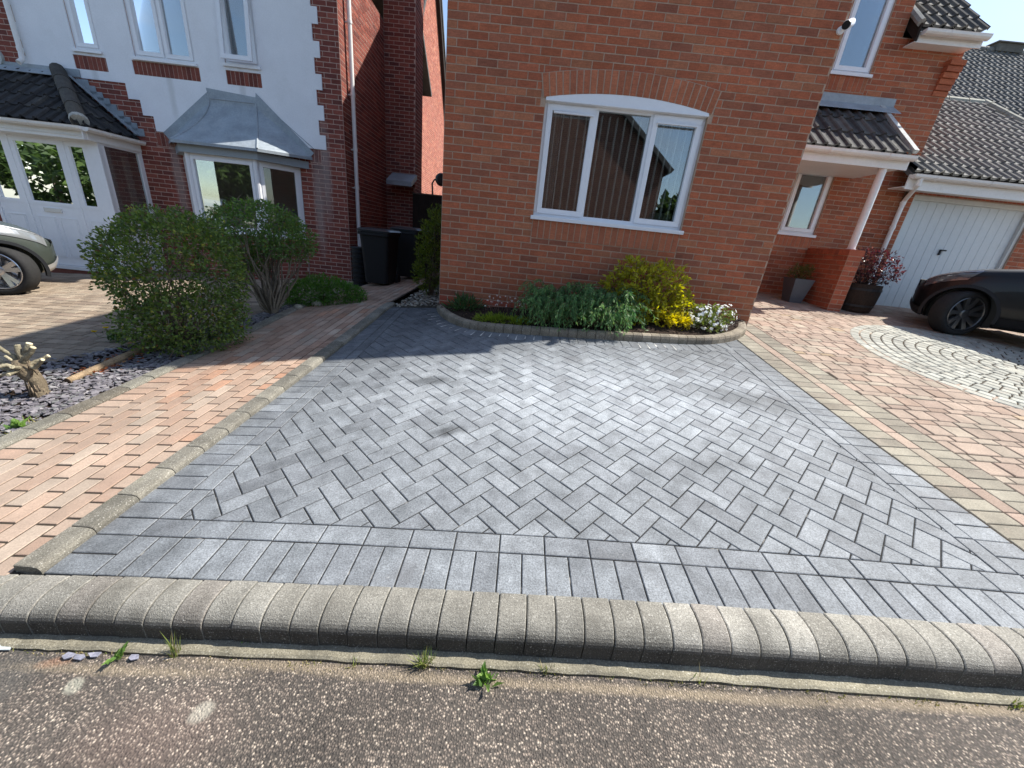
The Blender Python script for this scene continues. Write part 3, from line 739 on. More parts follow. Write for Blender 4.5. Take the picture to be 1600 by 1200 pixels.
def gutter(name, parent, a, b_, out, fascia=.17, mat_=None, r=.056, stop=True):
    """half-round gutter with brackets, a fascia board behind it"""
    a, b_, out = Vector(a), Vector(b_), Vector(out).normalized(); U = (b_-a).normalized(); L_ = (b_-a).length; mb = MB()
    pr = [(-r, 0), (-r*.92, -.5*r), (-.6*r, -.86*r), (0, -r*1.05), (.6*r, -.86*r), (.92*r, -.5*r), (r, 0), (r*1.06, .006), (r*.93, .004), (.5*r, -.75*r), (0, -.94*r), (-.5*r, -.75*r), (-.93*r, .004)]
    P_ = lambda s, q: a+U*s+out*(r+q[0])+Zv*q[1]
    for i in range(len(pr)):
        q, q2 = pr[i], pr[(i+1) % len(pr)]
        mb.face([P_(0, q), P_(L_, q), P_(L_, q2), P_(0, q2)])
    for s in (0, L_): mb.face([P_(s, q) for q in pr[:8]])
    s = .35
    while s < L_:
        pr2 = [(q[0]*1.1, q[1]*1.12-.001) for q in pr[:8]]
        for q, q2 in zip(pr2[:-1], pr2[1:]): mb.face([P_(s, q), P_(s+.03, q), P_(s+.03, q2), P_(s, q2)])
        mb.face([P_(s, q) for q in pr2]); mb.face([P_(s+.03, q) for q in pr2]); s += .85
    g = mb.build(name, mat_ or M['upvc_dirty'], parent, fixn=False)
    f2 = MB(); f2.fbox(a+Zv*(-fascia-.02)-out*.022, U*L_, out*.02, Zv*(fascia+.03)); f2.build('fascia', mat_ or M['upvc_dirty'], parent)
    return g
def slab(mb, pts, th, col=(1, 1, 1), mi=0):
    pts = [Vector(p) for p in pts]; n = (pts[1]-pts[0]).cross(pts[2]-pts[0]).normalized()
    if n.z < 0: pts = pts[::-1]; n = -n
    m_ = len(pts); mb.mesh(pts+[p-n*th for p in pts], [tuple(range(m_)), tuple(range(2*m_-1, m_-1, -1))]+[(i, m_+i, m_+(i+1) % m_, (i+1) % m_) for i in range(m_)], col, mi)

# ================================================================== THE BRICK HOUSE
MPAL = [((.395, .122, .060), 5), ((.365, .112, .058), 3.5), ((.325, .115, .064), 2.4), ((.385, .145, .075), 2), ((.275, .098, .058), .8)]
MLOW = [((.46, .11, .06), 4), ((.40, .095, .055), 3)]
MSOL = [((.42, .145, .075), 4), ((.38, .128, .068), 3)]
house = thing('brick_house', (-1.12, 5.009, .5), 'orange brick house with an arched white window over the flower bed, facing the grey driveway', 'house')
f = Fr((-1.12, 5.009, 0), (1, 0, 0), (0, -1, 0)); X = 1.12
mb = MB(); ZO = .046
gab = [(0, .2), (4.062, .2), (4.062, 5.0), (2.031, 7.85), (0, 5.0)]
hw = (X, X+1.80, 1.765, 2.975)
bh = [hw, (X-.05, X+1.845, 2.9, 3.196), (X, X+1.80, 1.535, 1.765)]
brickwork(mb, f.O, f.U, f.N, 4.062, .72, 5.9, MPAL, bh, gab, 1, zoff=ZO)
brickwork(mb, f.O, f.U, f.N, 4.062, .30, .72, MLOW, [], None, 1, zoff=ZO)
backing(mb, f.O, f.U, f.N, 4.062, .2, 7.9, [hw], gab, .28)
# raised arch of soldier bricks
n = 26; R_ = 4.85; cx_ = X+.90; zc = 3.069-R_
for i in range(n):
    t0 = -.1925+.385*i/n; t1 = -.1925+.385*(i+1)/n; g = .00125; c = pick(MSOL); d = .013+rnd.uniform(-.002, .002)
    q = [(cx_+r*math.sin(t), zc+r*math.cos(t)) for r, t in ((R_+.003, t0+g), (R_+.003, t1-g), (R_+.212, t1-g), (R_+.212, t0+g))]
    vs_ = [f.p(a, b_, d) for a, b_ in q]+[f.p(a, b_, -.02) for a, b_ in q]
    mb.mesh(vs_, [(0, 1, 2, 3), (4, 5, 1, 0), (5, 6, 2, 1), (6, 7, 3, 2), (7, 4, 0, 3)], c)
bk = [(cx_+r*math.sin(t), zc+r*math.cos(t)) for r, ts in ((R_+.218, lin(-.194, .194, 24)), (R_, lin(.194, -.194, 24))) for t in ts]
for i in range(23): mb.face([f.p(*bk[i], .0100), f.p(*bk[i+1], .0100), f.p(*bk[46-i], .0100), f.p(*bk[47-i], .0100)], (1, 1, 1), 1)
soldiers(mb, f, X, X+1.80, 1.535, 1.757, MSOL)
# side walls of the front wing
fl = Fr((-1.12, 7.6, 0), (0, -1, 0), (-1, 0, 0)); brickwork(mb, fl.O, fl.U, fl.N, 2.58, .3, 5.0, MPAL, [], None, 0, zoff=ZO); backing(mb, fl.O, fl.U, fl.N, 2.585, .2, 5.0)
fr_ = Fr((2.942, 5.02, 0), (0, 1, 0), (1, 0, 0)); brickwork(mb, fr_.O, fr_.U, fr_.N, 2.47, .5, 5.0, MPAL, [], None, 0, zoff=ZO); backing(mb, fr_.O, fr_.U, fr_.N, 2.47, .4, 5.0)
# entrance wall set back on the right
fe = Fr((2.942, 7.5, 0), (1, 0, 0), (0, -1, 0)); E0 = 4.42-2.942
hw2 = (E0, E0+.63, 2.09, 3.11); hw3 = (E0, E0+.60, 4.415, 5.75)
eh = [hw2, hw3, (E0-.06, E0+.60, 4.2, 4.415), (E0-.02, E0+.63, 1.86, 2.09)]
brickwork(mb, fe.O, fe.U, fe.N, 3.36, .8, 4.93, MPAL, eh, None, 0, zoff=ZO); backing(mb, fe.O, fe.U, fe.N, 3.36, .6, 4.93, [hw2, (E0, E0+.60, 4.415, 4.93)], None, .28)
dg = [(0, 4.93), (2.36, 4.93), (2.36, 6.15), (1.18, 7.4), (0, 6.15)]
brickwork(mb, fe.O, fe.U, fe.N, 2.36, 4.93, 7.4, MPAL, [hw3], dg, 1, zoff=ZO); backing(mb, fe.O, fe.U, fe.N, 2.36, 4.93, 7.4, [(E0, E0+.6, 4.93, 5.75)], dg, .28)
fd = Fr((5.302, 7.5, 0), (0, 1, 0), (1, 0, 0)); backing(mb, fd.O, fd.U, fd.N, 2.5, 4.9, 6.15, thick=.05)
soldiers(mb, fe, E0-.06, E0+.60, 4.2, 4.405, MPAL, .006); soldiers(mb, fe, E0-.02, E0+.63, 1.86, 2.06, MSOL, .006)
# corbelled bricks under the eaves at the far corner
for k, (zz, o_) in enumerate(((4.25, .02), (4.325, .035), (4.40, .05), (4.475, .07), (4.55, .09), (4.625, .11))): fe.box(mb, 3.13, 3.36, zz+.004, zz+.071, 0, o_, pick(MPAL))
# the rest of the main block
fm = Fr((-1.12, 14.6, 0), (0, -1, 0), (-1, 0, 0)); mg = [(0, .2), (7.1, .2), (7.1, 4.95), (3.6, 8.5), (0, 4.95)]
brickwork(mb, fm.O, fm.U, fm.N, 6.99, .4, 8.5, MPAL, [], mg, 0, zoff=ZO); backing(mb, fm.O, fm.U, fm.N, 7.1, .2, 8.55, [], mg)
fq = Fr((6.30, 7.5, 0), (0, 1, 0), (1, 0, 0)); mq = [(0, .2), (7.1, .2), (7.1, 4.95), (3.5, 8.5), (0, 4.95)]
brickwork(mb, fq.O, fq.U, fq.N, 7.1, 2.4, 8.5, MPAL, [], mq, 0, zoff=ZO); backing(mb, fq.O, fq.U, fq.N, 7.1, .2, 8.55, [], mq)
mb.face([(-1.12, 14.6, .2), (6.3, 14.6, .2), (6.3, 14.6, 4.95), (-1.12, 14.6, 4.95)], (1, 1, 1), 1)
mb.build('wall', [M['brick'], M['mortar']], house)
# roofs
mb = MB(); slab(mb, [(-1.32, 4.88, 4.83), (-1.32, 11, 4.83), (.911, 11, 7.98), (.911, 4.88, 7.98)], .12, (.09, .086, .08)); slab(mb, [(3.14, 4.88, 4.83), (.911, 4.88, 7.98), (.911, 11, 7.98), (3.14, 11, 4.83)], .12, (.09, .086, .08))
sl = Vector((0, 3.88, 3.69)); Ls = sl.length
slab(mb, [(-1.25, 7.12, 4.92), (2.93, 7.12, 4.92), (2.93, 11, 8.61), (-1.25, 11, 8.61)], .10, (.09, .086, .08))
tiles(mb, (5.38, 7.29, 4.99), (1, 0, 0), sl, .92, Ls); slab(mb, [(5.35, 7.31, 4.96), (6.30, 7.31, 4.96), (6.30, 11, 8.47), (5.35, 11, 8.47)], .06, (.05, .05, .05))
slab(mb, [(-1.25, 14.9, 4.92), (-1.25, 11, 8.61), (6.42, 11, 8.61), (6.42, 14.9, 4.92)], .10, (.09, .086, .08))
slab(mb, [(2.93, 9.0, 6.70), (5.33, 9.0, 6.70), (5.33, 11, 8.61), (2.93, 11, 8.61)], .10, (.09, .086, .08)); slab(mb, [(2.8, 7.4, 6.05), (2.8, 10, 6.05), (4.12, 10, 7.5), (4.12, 7.4, 7.5)], .08, (.09, .086, .08)); slab(mb, [(5.42, 7.4, 6.05), (4.12, 7.4, 7.5), (4.12, 10, 7.5), (5.42, 10, 6.05)], .08, (.09, .086, .08))
mb.tube([(5.34, 7.28, 5.02), (5.34, 7.9, 5.60)], .05, 8, (.30, .30, .28))
roof = mb.build('roof', M['tile'], house)
gutter('gutter', house, (5.40, 7.31, 4.93), (6.34, 7.31, 4.93), (0, -1, 0), .10)
mb = MB(); fe.box(mb, 2.42, 3.30, 4.805, 4.82, .0, .19); mb.build('soffit', M['upvc_dirty'], house)
mb = MB(); mb.fbox((5.34, 7.28, 4.80), (.028, 0, 0), (0, .42, .40), (0, 0, .22)); mb.build('barge_board', M['wood_dark'], house)
# arched window
win = window(house, f, X, X+1.80, 1.79, 2.972, [(.50, 1), (.56, 0), (.50, 1)], .045, label='wide three-light window under a brick arch')
mb = MB(); arc = [(cx_+R_*math.sin(t), zc+R_*math.cos(t)) for t in lin(-.186, .186, 24)]
pts = [f.p(a, b_, -.004) for a, b_ in arc]; n = len(pts)
for i in range(n-1):
    a, b_ = arc[i], arc[i+1]; mb.face([f.p(a[0], 2.968, .0095), f.p(b_[0], 2.968, .0095), f.p(*b_, .0095), f.p(*a, .0095)])
f.box(mb, X, X+1.80, 2.955, 2.972, -.06, .016); mb.build('arch_panel', M['upvc'], win)
mb = MB()
for (a, b_) in ((.125, .527), (1.288, 1.69)):
    mb = MB(); f.box(mb, X+a-.02, X+b_+.02, 2.852, 2.868, -.03, .0); mb.build('drip_bar', M['upvc'], win)
mb = MB(); x = X+.13
while x < X+1.72:
    a = rnd.uniform(.0, .10); O = f.p(x, 1.84, -.118); mb.fbox(O, (f.N*-1+f.U*(x-X-.9)*.13+f.U*a)*.08, f.U*.012, Zv*1.06); x += .0885
mb.build('vertical_blind', M['blind'], win)
mb = MB(); pv = None
for i in range(15):
    x = X+.08+.0095*i; d = -.30+.025*math.sin(i*1.7)
    if pv: mb.face([f.p(pv[0], 1.6, pv[1]), f.p(x, 1.6, d), f.p(x, 2.95, d), f.p(pv[0], 2.95, pv[1])])
    pv = (x, d)
mb.build('curtain', plain('curtain_cloth', (.55, .56, .54), .9, .1), win)
mb = MB(); mb.box(-.85, 2.7, 5.4, 7.6, .6, .62); mb.box(-.85, 2.7, 7.58, 7.6, .6, 3.3); mb.box(-.85, 2.7, 5.3, 7.6, 3.2, 3.22); mb.box(-.86, -.84, 5.3, 7.6, .6, 3.2); mb.box(2.69, 2.71, 5.3, 7.6, .6, 3.2)
mb.build('room', M['room'], house)
# entrance windows
window(house, fe, E0, E0+.63, 2.09, 3.11, [(1, 1)], .03, label='narrow ground-floor window beside the porch')
window(house, fe, E0, E0+.60, 4.44, 5.75, [(1, 1)], .03, label='tall upper window beside the security camera')
mb = MB(); mb.box(3.1, 6.2, 7.95, 7.97, .8, 6.0); mb.build('inner_wall', M['room'], house)
# canopy over the entrance
cs = Vector((0, 1.02, .84)); cl = cs.length; cO = (2.96, 6.54, 3.20)
mb = MB(); tiles(mb, cO, (1, 0, 0), cs, 2.40, cl, gauge=.43, roll=.168); slab(mb, [(2.96, 6.55, 3.18), (5.35, 6.55, 3.18), (5.35, 7.52, 3.98), (2.96, 7.52, 3.98)], .05, (.05, .05, .05))
for k in range(3):
    a = Vector((5.35, 6.53, 3.215))+cs.normalized()*(k*.43); mb.fbox(a, Vector((.07, 0, 0)), cs.normalized()*.425, Vector((0, -.03, .04)), (.46, .46, .44))
cn_ = mb.build('canopy', M['tile'], house, label if False else False) if False else mb.build('canopy', M['tile'], house)
mb = MB(); fe.box(mb, .02, 2.62, 3.98, 4.165, .003, .014); mb.fbox((2.965, 7.485, 4.05), (2.6, 0, 0), (0, -.20, -.135), (0, .006, .010)); mb.build('flashing', M['lead'], cn_)
gutter('gutter', cn_, (2.955, 6.56, 3.165), (5.40, 6.56, 3.165), (0, -1, 0), .14)
mb = MB(); mb.box(2.95, 5.35, 6.58, 7.49, 3.02, 3.045); mb.box(5.325, 5.35, 6.6, 7.49, 3.045, 3.22); mb.build('soffit', M['upvc_dirty'], cn_)
mb = MB(); mb.tube([(5.115, 6.63, 1.86), (5.115, 6.63, 3.03)], .052, 20); mb.tube([(5.115, 6.63, 1.86), (5.115, 6.63, 1.885)], .066, 20); mb.build('post', M['upvc_dirty'], house, smooth=False)
# low brick pier carrying the post
mb = MB(); PPAL = [((.41, .115, .06), 4), ((.37, .105, .056), 3), ((.30, .095, .055), 1)]
g1 = Fr((5.02, 6.5, 0), (1, 0, 0), (0, -1, 0)); g2 = Fr((5.02, 7.48, 0), (0, -1, 0), (-1, 0, 0)); g3 = Fr((5.235, 6.5, 0), (0, 1, 0), (1, 0, 0))
for g_, wd in ((g1, .215), (g2, .98), (g3, .98)):
    brickwork(mb, g_.O, g_.U, g_.N, wd, .85, 1.77, PPAL, zoff=ZO); backing(mb, g_.O, g_.U, g_.N, wd, .8, 1.85, thick=.01)
y = 6.49
while y < 7.46: mb.box(5.008, 5.247, y+.004, y+.071, 1.775, 1.868, pick(PPAL)); y += .075
mb.build('pier', [M['brick'], M['mortar']], house)
# security camera
cc = thing('security_camera', (2.93, 4.99, 3.80), 'small white bullet security camera with a black face high on the brick corner', 'camera')
a = Vector((2.925, 4.93, 3.82)); dv = Vector((-.62, -.62, -.42)).normalized()
mb = MB(); mb.tube([a-dv*.06, a-dv*.055, a+dv*.075, a+dv*.085], [.022, .037, .039, .037], 20); mb.build('body', M['upvc'], cc, smooth=False)
mb = MB(); mb.tube([a+dv*.083, a+dv*.098], [.036, .034], 20); mb.build('lens', M['black_plastic'], cc)
mb = MB(); mb.tube([(2.90, 5.0, 3.79), (2.915, 4.96, 3.80), a-dv*.02], .014, 10); mb.tube([(2.90, 5.005, 3.79), (2.90, 4.985, 3.79)], .035, 16); mb.build('bracket', M['upvc'], cc)
# table lamp inside the window
tl = thing('table_lamp', (1.70, 5.62, .62), 'cream pleated lampshade behind the right-hand pane of the arched window', 'lamp')
mb = MB(); N2 = 48
top = [(.155*(1+.03*(k % 2))*math.cos(6.2832*k/N2), .155*(1+.03*(k % 2))*math.sin(6.2832*k/N2)) for k in range(N2)]
for k in range(N2):
    a, b_ = top[k], top[(k+1) % N2]; mb.face([(1.70+a[0]*1.25, 5.62+a[1]*1.25, 1.78), (1.70+b_[0]*1.25, 5.62+b_[1]*1.25, 1.78), (1.70+b_[0], 5.62+b_[1], 2.0), (1.70+a[0], 5.62+a[1], 2.0)])
mb.build('shade', M['lamp_shade'], tl)
mb = MB(); mb.lathe([(.0, .62), (.14, .62), (.14, .64), (.02, .68), (.016, 1.5), (.03, 1.6), (.016, 1.7), (.016, 1.95)], (1.70, 5.62, 0), n=16); mb.build('base', M['iron'], tl)

# ================================================================== GARAGE
gar = thing('garage', (6.32, 7.42, .95), 'attached brick garage with a pale blue up-and-over door under a grey tiled roof', 'garage')
fg = Fr((6.31, 7.42, 0), (1, 0, 0), (0, -1, 0)); dx0, dx1 = .11, 2.17
mb = MB(); brickwork(mb, fg.O, fg.U, fg.N, 3.4, .85, 3.0, MPAL, [(dx0, dx1, .8, 3.05)], None, 0, zoff=ZO); backing(mb, fg.O, fg.U, fg.N, 3.4, .7, 3.06, [(dx0, dx1, .7, 2.87)], None, .2)
soldiers(mb, fg, dx0-.03, dx1+.08, 2.875, 3.03, PPAL, .006); mb.build('wall', [M['brick'], M['mortar']], gar)
mb = MB(); xx = dx0+.05
fg.box(mb, dx0, dx0+.05, .9, 2.87, -.12, -.03, (1, 1, 1)); fg.box(mb, dx1-.05, dx1, .9, 2.87, -.12, -.03, (1, 1, 1)); fg.box(mb, dx0+.05, dx1-.05, 2.80, 2.87, -.12, -.03, (1, 1, 1))
gd = mb.build('garage_door', plain('painted_frame', (.62, .63, .60), .45, .4), gar); mb = MB(); nr = 13; wr = (dx1-dx0-.1)/nr
for k in range(nr):
    a = xx+k*wr; q = [(a, -.087), (a+.010, -.081), (a+wr-.010, -.081), (a+wr, -.087)]
    for p_, p2 in zip(q[:-1], q[1:]): mb.face([fg.p(p_[0], .95, p_[1]), fg.p(p2[0], .95, p2[1]), fg.p(p2[0], 2.80, p2[1]), fg.p(p_[0], 2.80, p_[1])])
mb.build('panel', M['garage_door'], gd)
mb = MB(); hc_ = (1.02, 2.05); fg.box(mb, hc_[0]-.015, hc_[0]+.015, hc_[1]-.07, hc_[1]+.025, -.085, -.055); fg.box(mb, hc_[0]-.015, hc_[0]+.075, hc_[1]+.0, hc_[1]+.024, -.06, -.035); mb.build('handle', M['iron'], gd, bevel=.006)
mb = MB(); GPAL = [((.185, .18, .165), 4), ((.16, .156, .145), 3), ((.21, .20, .18), 2)]
gs = Vector((0, 2.9, 2.0)); gl = gs.length
tiles(mb, (5.98, 7.10, 3.13), (1, 0, 0), gs, 3.75, gl, gauge=.30, roll=.15, umax=lambda s: 3.75-.55*s/gl, pal=GPAL)
slab(mb, [(5.98, 7.12, 3.10), (9.73, 7.12, 3.10), (9.18, 10, 5.09), (5.98, 10, 5.09)], .06, (.1, .1, .1)); slab(mb, [(9.73, 7.12, 3.10), (9.73, 13, 3.10), (9.18, 10, 5.09)], .06, (.15, .15, .14)); slab(mb, [(5.98, 13, 3.1), (5.98, 10, 5.09), (9.18, 10, 5.09), (9.73, 13, 3.1)], .06, (.15, .15, .14))
rf = mb.build('roof', M['tile'], gar)
mb = MB()
def ridge(mb, a, b_, r=.10, pal=None, L0=.42):
    a, b_ = Vector(a), Vector(b_); d = (b_-a).normalized(); L_ = (b_-a).length; s = 0
    while s < L_:
        e = min(s+L0, L_); mb.tube([a+d*s, a+d*(s+.02), a+d*(e-.012)], [r*1.02, r, r*.97], 12, pick(pal)); s = e
RPAL = [((.30, .30, .25), 3), ((.25, .25, .21), 2), ((.36, .36, .30), 1)]
ridge(mb, (5.9, 10, 5.10), (9.2, 10, 5.10), .105, RPAL); ridge(mb, (9.73, 7.12, 3.16), (9.2, 10, 5.13), .09, RPAL); mb.build('ridge', M['tile'], rf)
gutter('gutter', gar, (5.96, 7.13, 3.08), (9.8, 7.13, 3.08), (0, -1, 0), .18)
mb = MB(); mb.box(5.93, 9.7, 7.15, 7.42, 2.905, 2.92); mb.build('soffit', M['upvc_dirty'], gar)
mb = MB(); mb.tube([(6.10, 7.075, 3.03), (6.10, 7.075, 2.95), (6.215, 7.33, 2.76), (6.215, 7.345, 2.68), (6.215, 7.345, .9)], .034, 14)
for zz in (2.68, 2.30, 1.5): mb.tube([(6.215, 7.345, zz), (6.215, 7.345, zz+.05)], .041, 14)
mb.build('downpipe', M['upvc_dirty'], gar, smooth=False)

# ================================================================== HOUSE BEHIND
bhs = thing('house', (16, 15, 1), 'house behind the garage with only its dark tiled roof showing', 'house')
mb = MB(); s_ = Vector((0, 3.6, 3.0)); l_ = s_.length
tiles(mb, (8.5, 11.4, 5.25), (1, 0, 0), s_, 14, l_, gauge=.30, roll=.17, pal=[((.12, .12, .115), 4), ((.10, .10, .098), 3), ((.145, .14, .13), 2)])
slab(mb, [(8.5, 11.4, 5.2), (22.5, 11.4, 5.2), (22.5, 15, 8.2), (8.5, 15, 8.2)], .08, (.06, .06, .06)); slab(mb, [(8.5, 18.6, 5.2), (8.5, 15, 8.2), (22.5, 15, 8.2), (22.5, 18.6, 5.2)], .08, (.1, .1, .1))
r2 = mb.build('roof', M['tile'], bhs)
mb = MB(); ridge(mb, (8.5, 15, 8.24), (22.5, 15, 8.24), .11, [((.17, .165, .15), 1)]); mb.build('ridge', M['tile'], r2)
mb = MB(); mb.box(13.35, 14.15, 14.86, 15.14, 8.22, 8.42, (.12, .115, .1)); mb.box(13.3, 14.2, 14.82, 15.18, 8.42, 8.45, (.15, .14, .12)); mb.build('ridge_vent', M['tile'], r2)
mb = MB(); mb.box(8.7, 22.3, 11.7, 18.3, .2, 5.25, (.30, .14, .09)); mb.build('wall', M['brick'], bhs)
# ================================================================== RENDERED HOUSE ON THE LEFT
PSI = .0389; LU = Vector((math.cos(PSI), math.sin(PSI), 0)); LN = Vector((math.sin(PSI), -math.cos(PSI), 0)); LC = Vector((-3.578, 7.849, 0))
W0 = 8.5; fL = Fr(LC-LU*W0, LU, LN)
def Lx(s): return s+W0
LPAL = [((.23, .068, .05), 4), ((.19, .058, .045), 3), ((.27, .085, .06), 2), ((.15, .05, .042), 1.2)]
LSOL = [((.22, .07, .05), 4), ((.17, .055, .042), 3)]
lh = thing('rendered_house', tuple(LC+Zv*.4), 'white rendered and dark red brick house with a glazed porch and lead-roofed bay', 'house')
ZL = (2.194-.075*29) % .075
W = {1: (-4.49, -4.06, 3.77), 2: (-3.50, -2.475, 3.75), 3: (-1.97, -1.39, 3.81)}
Sd = {1: (-4.55, -4.0, 3.485, 3.685), 2: (-3.56, -2.425, 3.50, 3.70), 3: (-1.975, -1.375, 3.51, 3.715)}
wh = [(Lx(a), Lx(b_), z, 4.95) for a, b_, z in W.values()]
sh = [(Lx(a), Lx(b_), c, d) for a, b_, c, d in Sd.values()]
bayh = (Lx(-3.0), Lx(-.85), .25, 2.45); porchh = (Lx(-6.6), Lx(-3.9), .1, 2.4)
sols = [(Lx(-3.42), Lx(-3.0), 2.44, 2.66), (Lx(-.64), Lx(-.44), 2.45, 2.67)]
mb = MB()
brickwork(mb, fL.O, fL.U, fL.N, W0, .2, 5.6, LPAL, wh+sh+[bayh, porchh, (Lx(-3.38), Lx(-.44), 2.68, 5.6), (Lx(-5.45), Lx(-3.38), 3.5, 5.6)]+sols, None, 1, zoff=ZL)
backing(mb, fL.O, fL.U, fL.N, W0, -.1, 5.6, wh+[bayh, porchh], None, .25)
for (a, b_, c, d) in sols: soldiers(mb, fL, a, b_, c, d, LSOL, .006)
for (a, b_, c, d) in Sd.values(): soldiers(mb, fL, Lx(a), Lx(b_), c, d, LSOL, .012)
# side and return walls
sbk = Vector((-math.sin(PSI), math.cos(PSI), 0)); fS = Fr(LC, sbk, LU); brickwork(mb, fS.O, fS.U, fS.N, 2.40, .2, 5.6, LPAL, [], None, 0, zoff=ZL); backing(mb, fS.O, fS.U, fS.N, 2.42, -.1, 5.6)
RO = LC+sbk*2.40; fR = Fr(RO, (1, 0, 0), (0, -1, 0)); RW = -2.97-RO.x
brickwork(mb, fR.O, fR.U, fR.N, RW, .3, 8.2, LPAL, [], None, 1, zoff=ZL); backing(mb, fR.O, fR.U, fR.N, RW, 0, 8.2)
f2 = Fr((-2.97, RO.y, 0), (0, 1, 0), (1, 0, 0)); brickwork(mb, f2.O, f2.U, f2.N, .60, .3, 8.2, LPAL, [], None, 0, zoff=ZL); backing(mb, f2.O, f2.U, f2.N, .60, 0, 8.2)
fS2 = Fr(RO+Vector((0, .6, 0)), sbk, LU); backing(mb, fS2.O, fS2.U, fS2.N, 2.5, -.1, 5.6)
mb.face([fL.p(0, -.1, -.25), fL.p(0, 5.6, -.25), fL.p(0, 5.6, -6), fL.p(0, -.1, -6)], (1, 1, 1), 1)
mb.build('wall', [M['brick'], M['mortar_dark']], lh)
# painted render with toothed edges
mb = MB(); i = 0; z = 2.672; rects = []
while z < 5.6:
    z1 = min(z+.2275, 5.6); rgt = -.33 if i % 2 == 0 else -.437
    lft = [-3.387, -3.565, -3.76][i] if i < 3 else (-5.36 if i % 2 == 0 else -5.47)
    rects.append((Lx(lft), Lx(rgt), z, z1)); z = z1; i += 1
for (a, b_, c, d) in rects:
    for (e, g, h, k) in subtract_all((a, b_, c, d), wh+sh):
        mb.face([fL.p(e, h, .018), fL.p(g, h, .018), fL.p(g, k, .018), fL.p(e, k, .018)])
        for (p_, q_) in (((e, h), (g, h)), ((g, h), (g, k)), ((g, k), (e, k)), ((e, k), (e, h))): mb.face([fL.p(p_[0], p_[1], .0), fL.p(q_[0], q_[1], .0), fL.p(q_[0], q_[1], .018), fL.p(p_[0], p_[1], .018)])
mb.build('render', M['render'], lh)
# upper windows
for k, (a, b_, z) in W.items():
    o = window(lh, fL, Lx(a), Lx(b_), z, 4.95, [(1, 1)] if k != 2 else [(1, 1), (1, 1)], .01, t=.05, sill_out=.05, sills=(.03, .03), label={1: 'narrow left upper window', 2: 'double middle upper window', 3: 'upper window standing ajar'}[k])
# an open top-hung sash stands a little proud of the right one
mb = MB()
a, b_, z = W[3]; tilt = .10
P3 = lambda x, zz, d: fL.p(Lx(x), zz, d+.02+tilt*(1-(zz-z)/1.14))
for (x0, x1, z0, z1) in ((a+.03, b_-.03, z+.03, z+.095), (a+.03, a+.095, z+.095, 4.9), (b_-.095, b_-.03, z+.095, 4.9)):
    v = [P3(x, zz, d) for d in (0, .035) for (x, zz) in ((x0, z0), (x1, z0), (x1, z1), (x0, z1))]
    mb.mesh(v, [(3, 2, 1, 0), (4, 5, 6, 7), (0, 1, 5, 4), (1, 2, 6, 5), (2, 3, 7, 6), (3, 0, 4, 7)])
mb.build('open_sash', M['upvc'], lh)
mb = MB(); fL.box(mb, Lx(-6), Lx(-.5), 3.5, 5.5, -.55, -.53); fL.box(mb, Lx(-3.3), Lx(-.6), .3, 2.5, -1.2, -1.18); fL.box(mb, Lx(-8), Lx(-3.7), .1, 3.2, -.9, -.88); mb.build('inner_wall', plain('net_curtain', (.30, .32, .33), .9, .1), lh)
# roof (above the picture)
mb = MB(); q0 = fL.p(-.3, 5.45, .35); q1 = fL.p(W0+.25, 5.45, .35); q2 = fL.p(W0+.25, 8.2, -3.0); q3 = fL.p(-.3, 8.2, -3.0); q4 = fL.p(W0+.25, 5.45, -6.3); q5 = fL.p(-.3, 5.45, -6.3)
slab(mb, [q0, q1, q2, q3], .1, (.09, .086, .08)); slab(mb, [q3, q2, q4, q5], .1, (.09, .086, .08)); mb.build('roof', M['tile'], lh)
# a taller brick gable farther back, seen in the gap
fh = thing('house', (-8, 20, .6), 'sunlit red brick gable wall far back in the gap between the two houses', 'house')
fF = Fr((-5.0, 17.5, 0), (0, 1, 0), (1, 0, 0)); fcl = [(0, 0), (6.3, 0), (6.3, 5.0), (2.0, 11.9), (0, 8.7)]
m2 = MB(); brickwork(m2, fF.O, fF.U, fF.N, 6.3, .6, 11.9, [((.36, .125, .085), 4), ((.32, .11, .075), 3), ((.40, .155, .10), 2)], [], fcl, 0, zoff=ZL); backing(m2, fF.O, fF.U, fF.N, 6.3, 0, 11.9, [], fcl)
m2.box(-12, -5.26, 17.5, 23.8, 0, 5.0, (.3, .11, .08)); m2.build('wall', [M['brick'], M['mortar_dark']], fh)
m2 = MB(); m2.fbox((-5.0, 19.45, 11.95), (.16, 0, 0), Vector((0, 4.4, -7.06)), Vector((0, -.16, -.22)), (.02, .02, .02)); m2.build('verge_board', M['wood_dark'], fh)
m2 = MB(); slab(m2, [(-4.8, 19.5, 12.1), (-12, 19.5, 12.1), (-12, 24.0, 4.9), (-4.8, 24.0, 4.9)], .12, (.09, .086, .08)); slab(m2, [(-4.8, 19.5, 12.1), (-12, 19.5, 12.1), (-12, 17.2, 8.4), (-4.8, 17.2, 8.4)], .12, (.09, .086, .08)); m2.build('roof', M['tile'], fh)
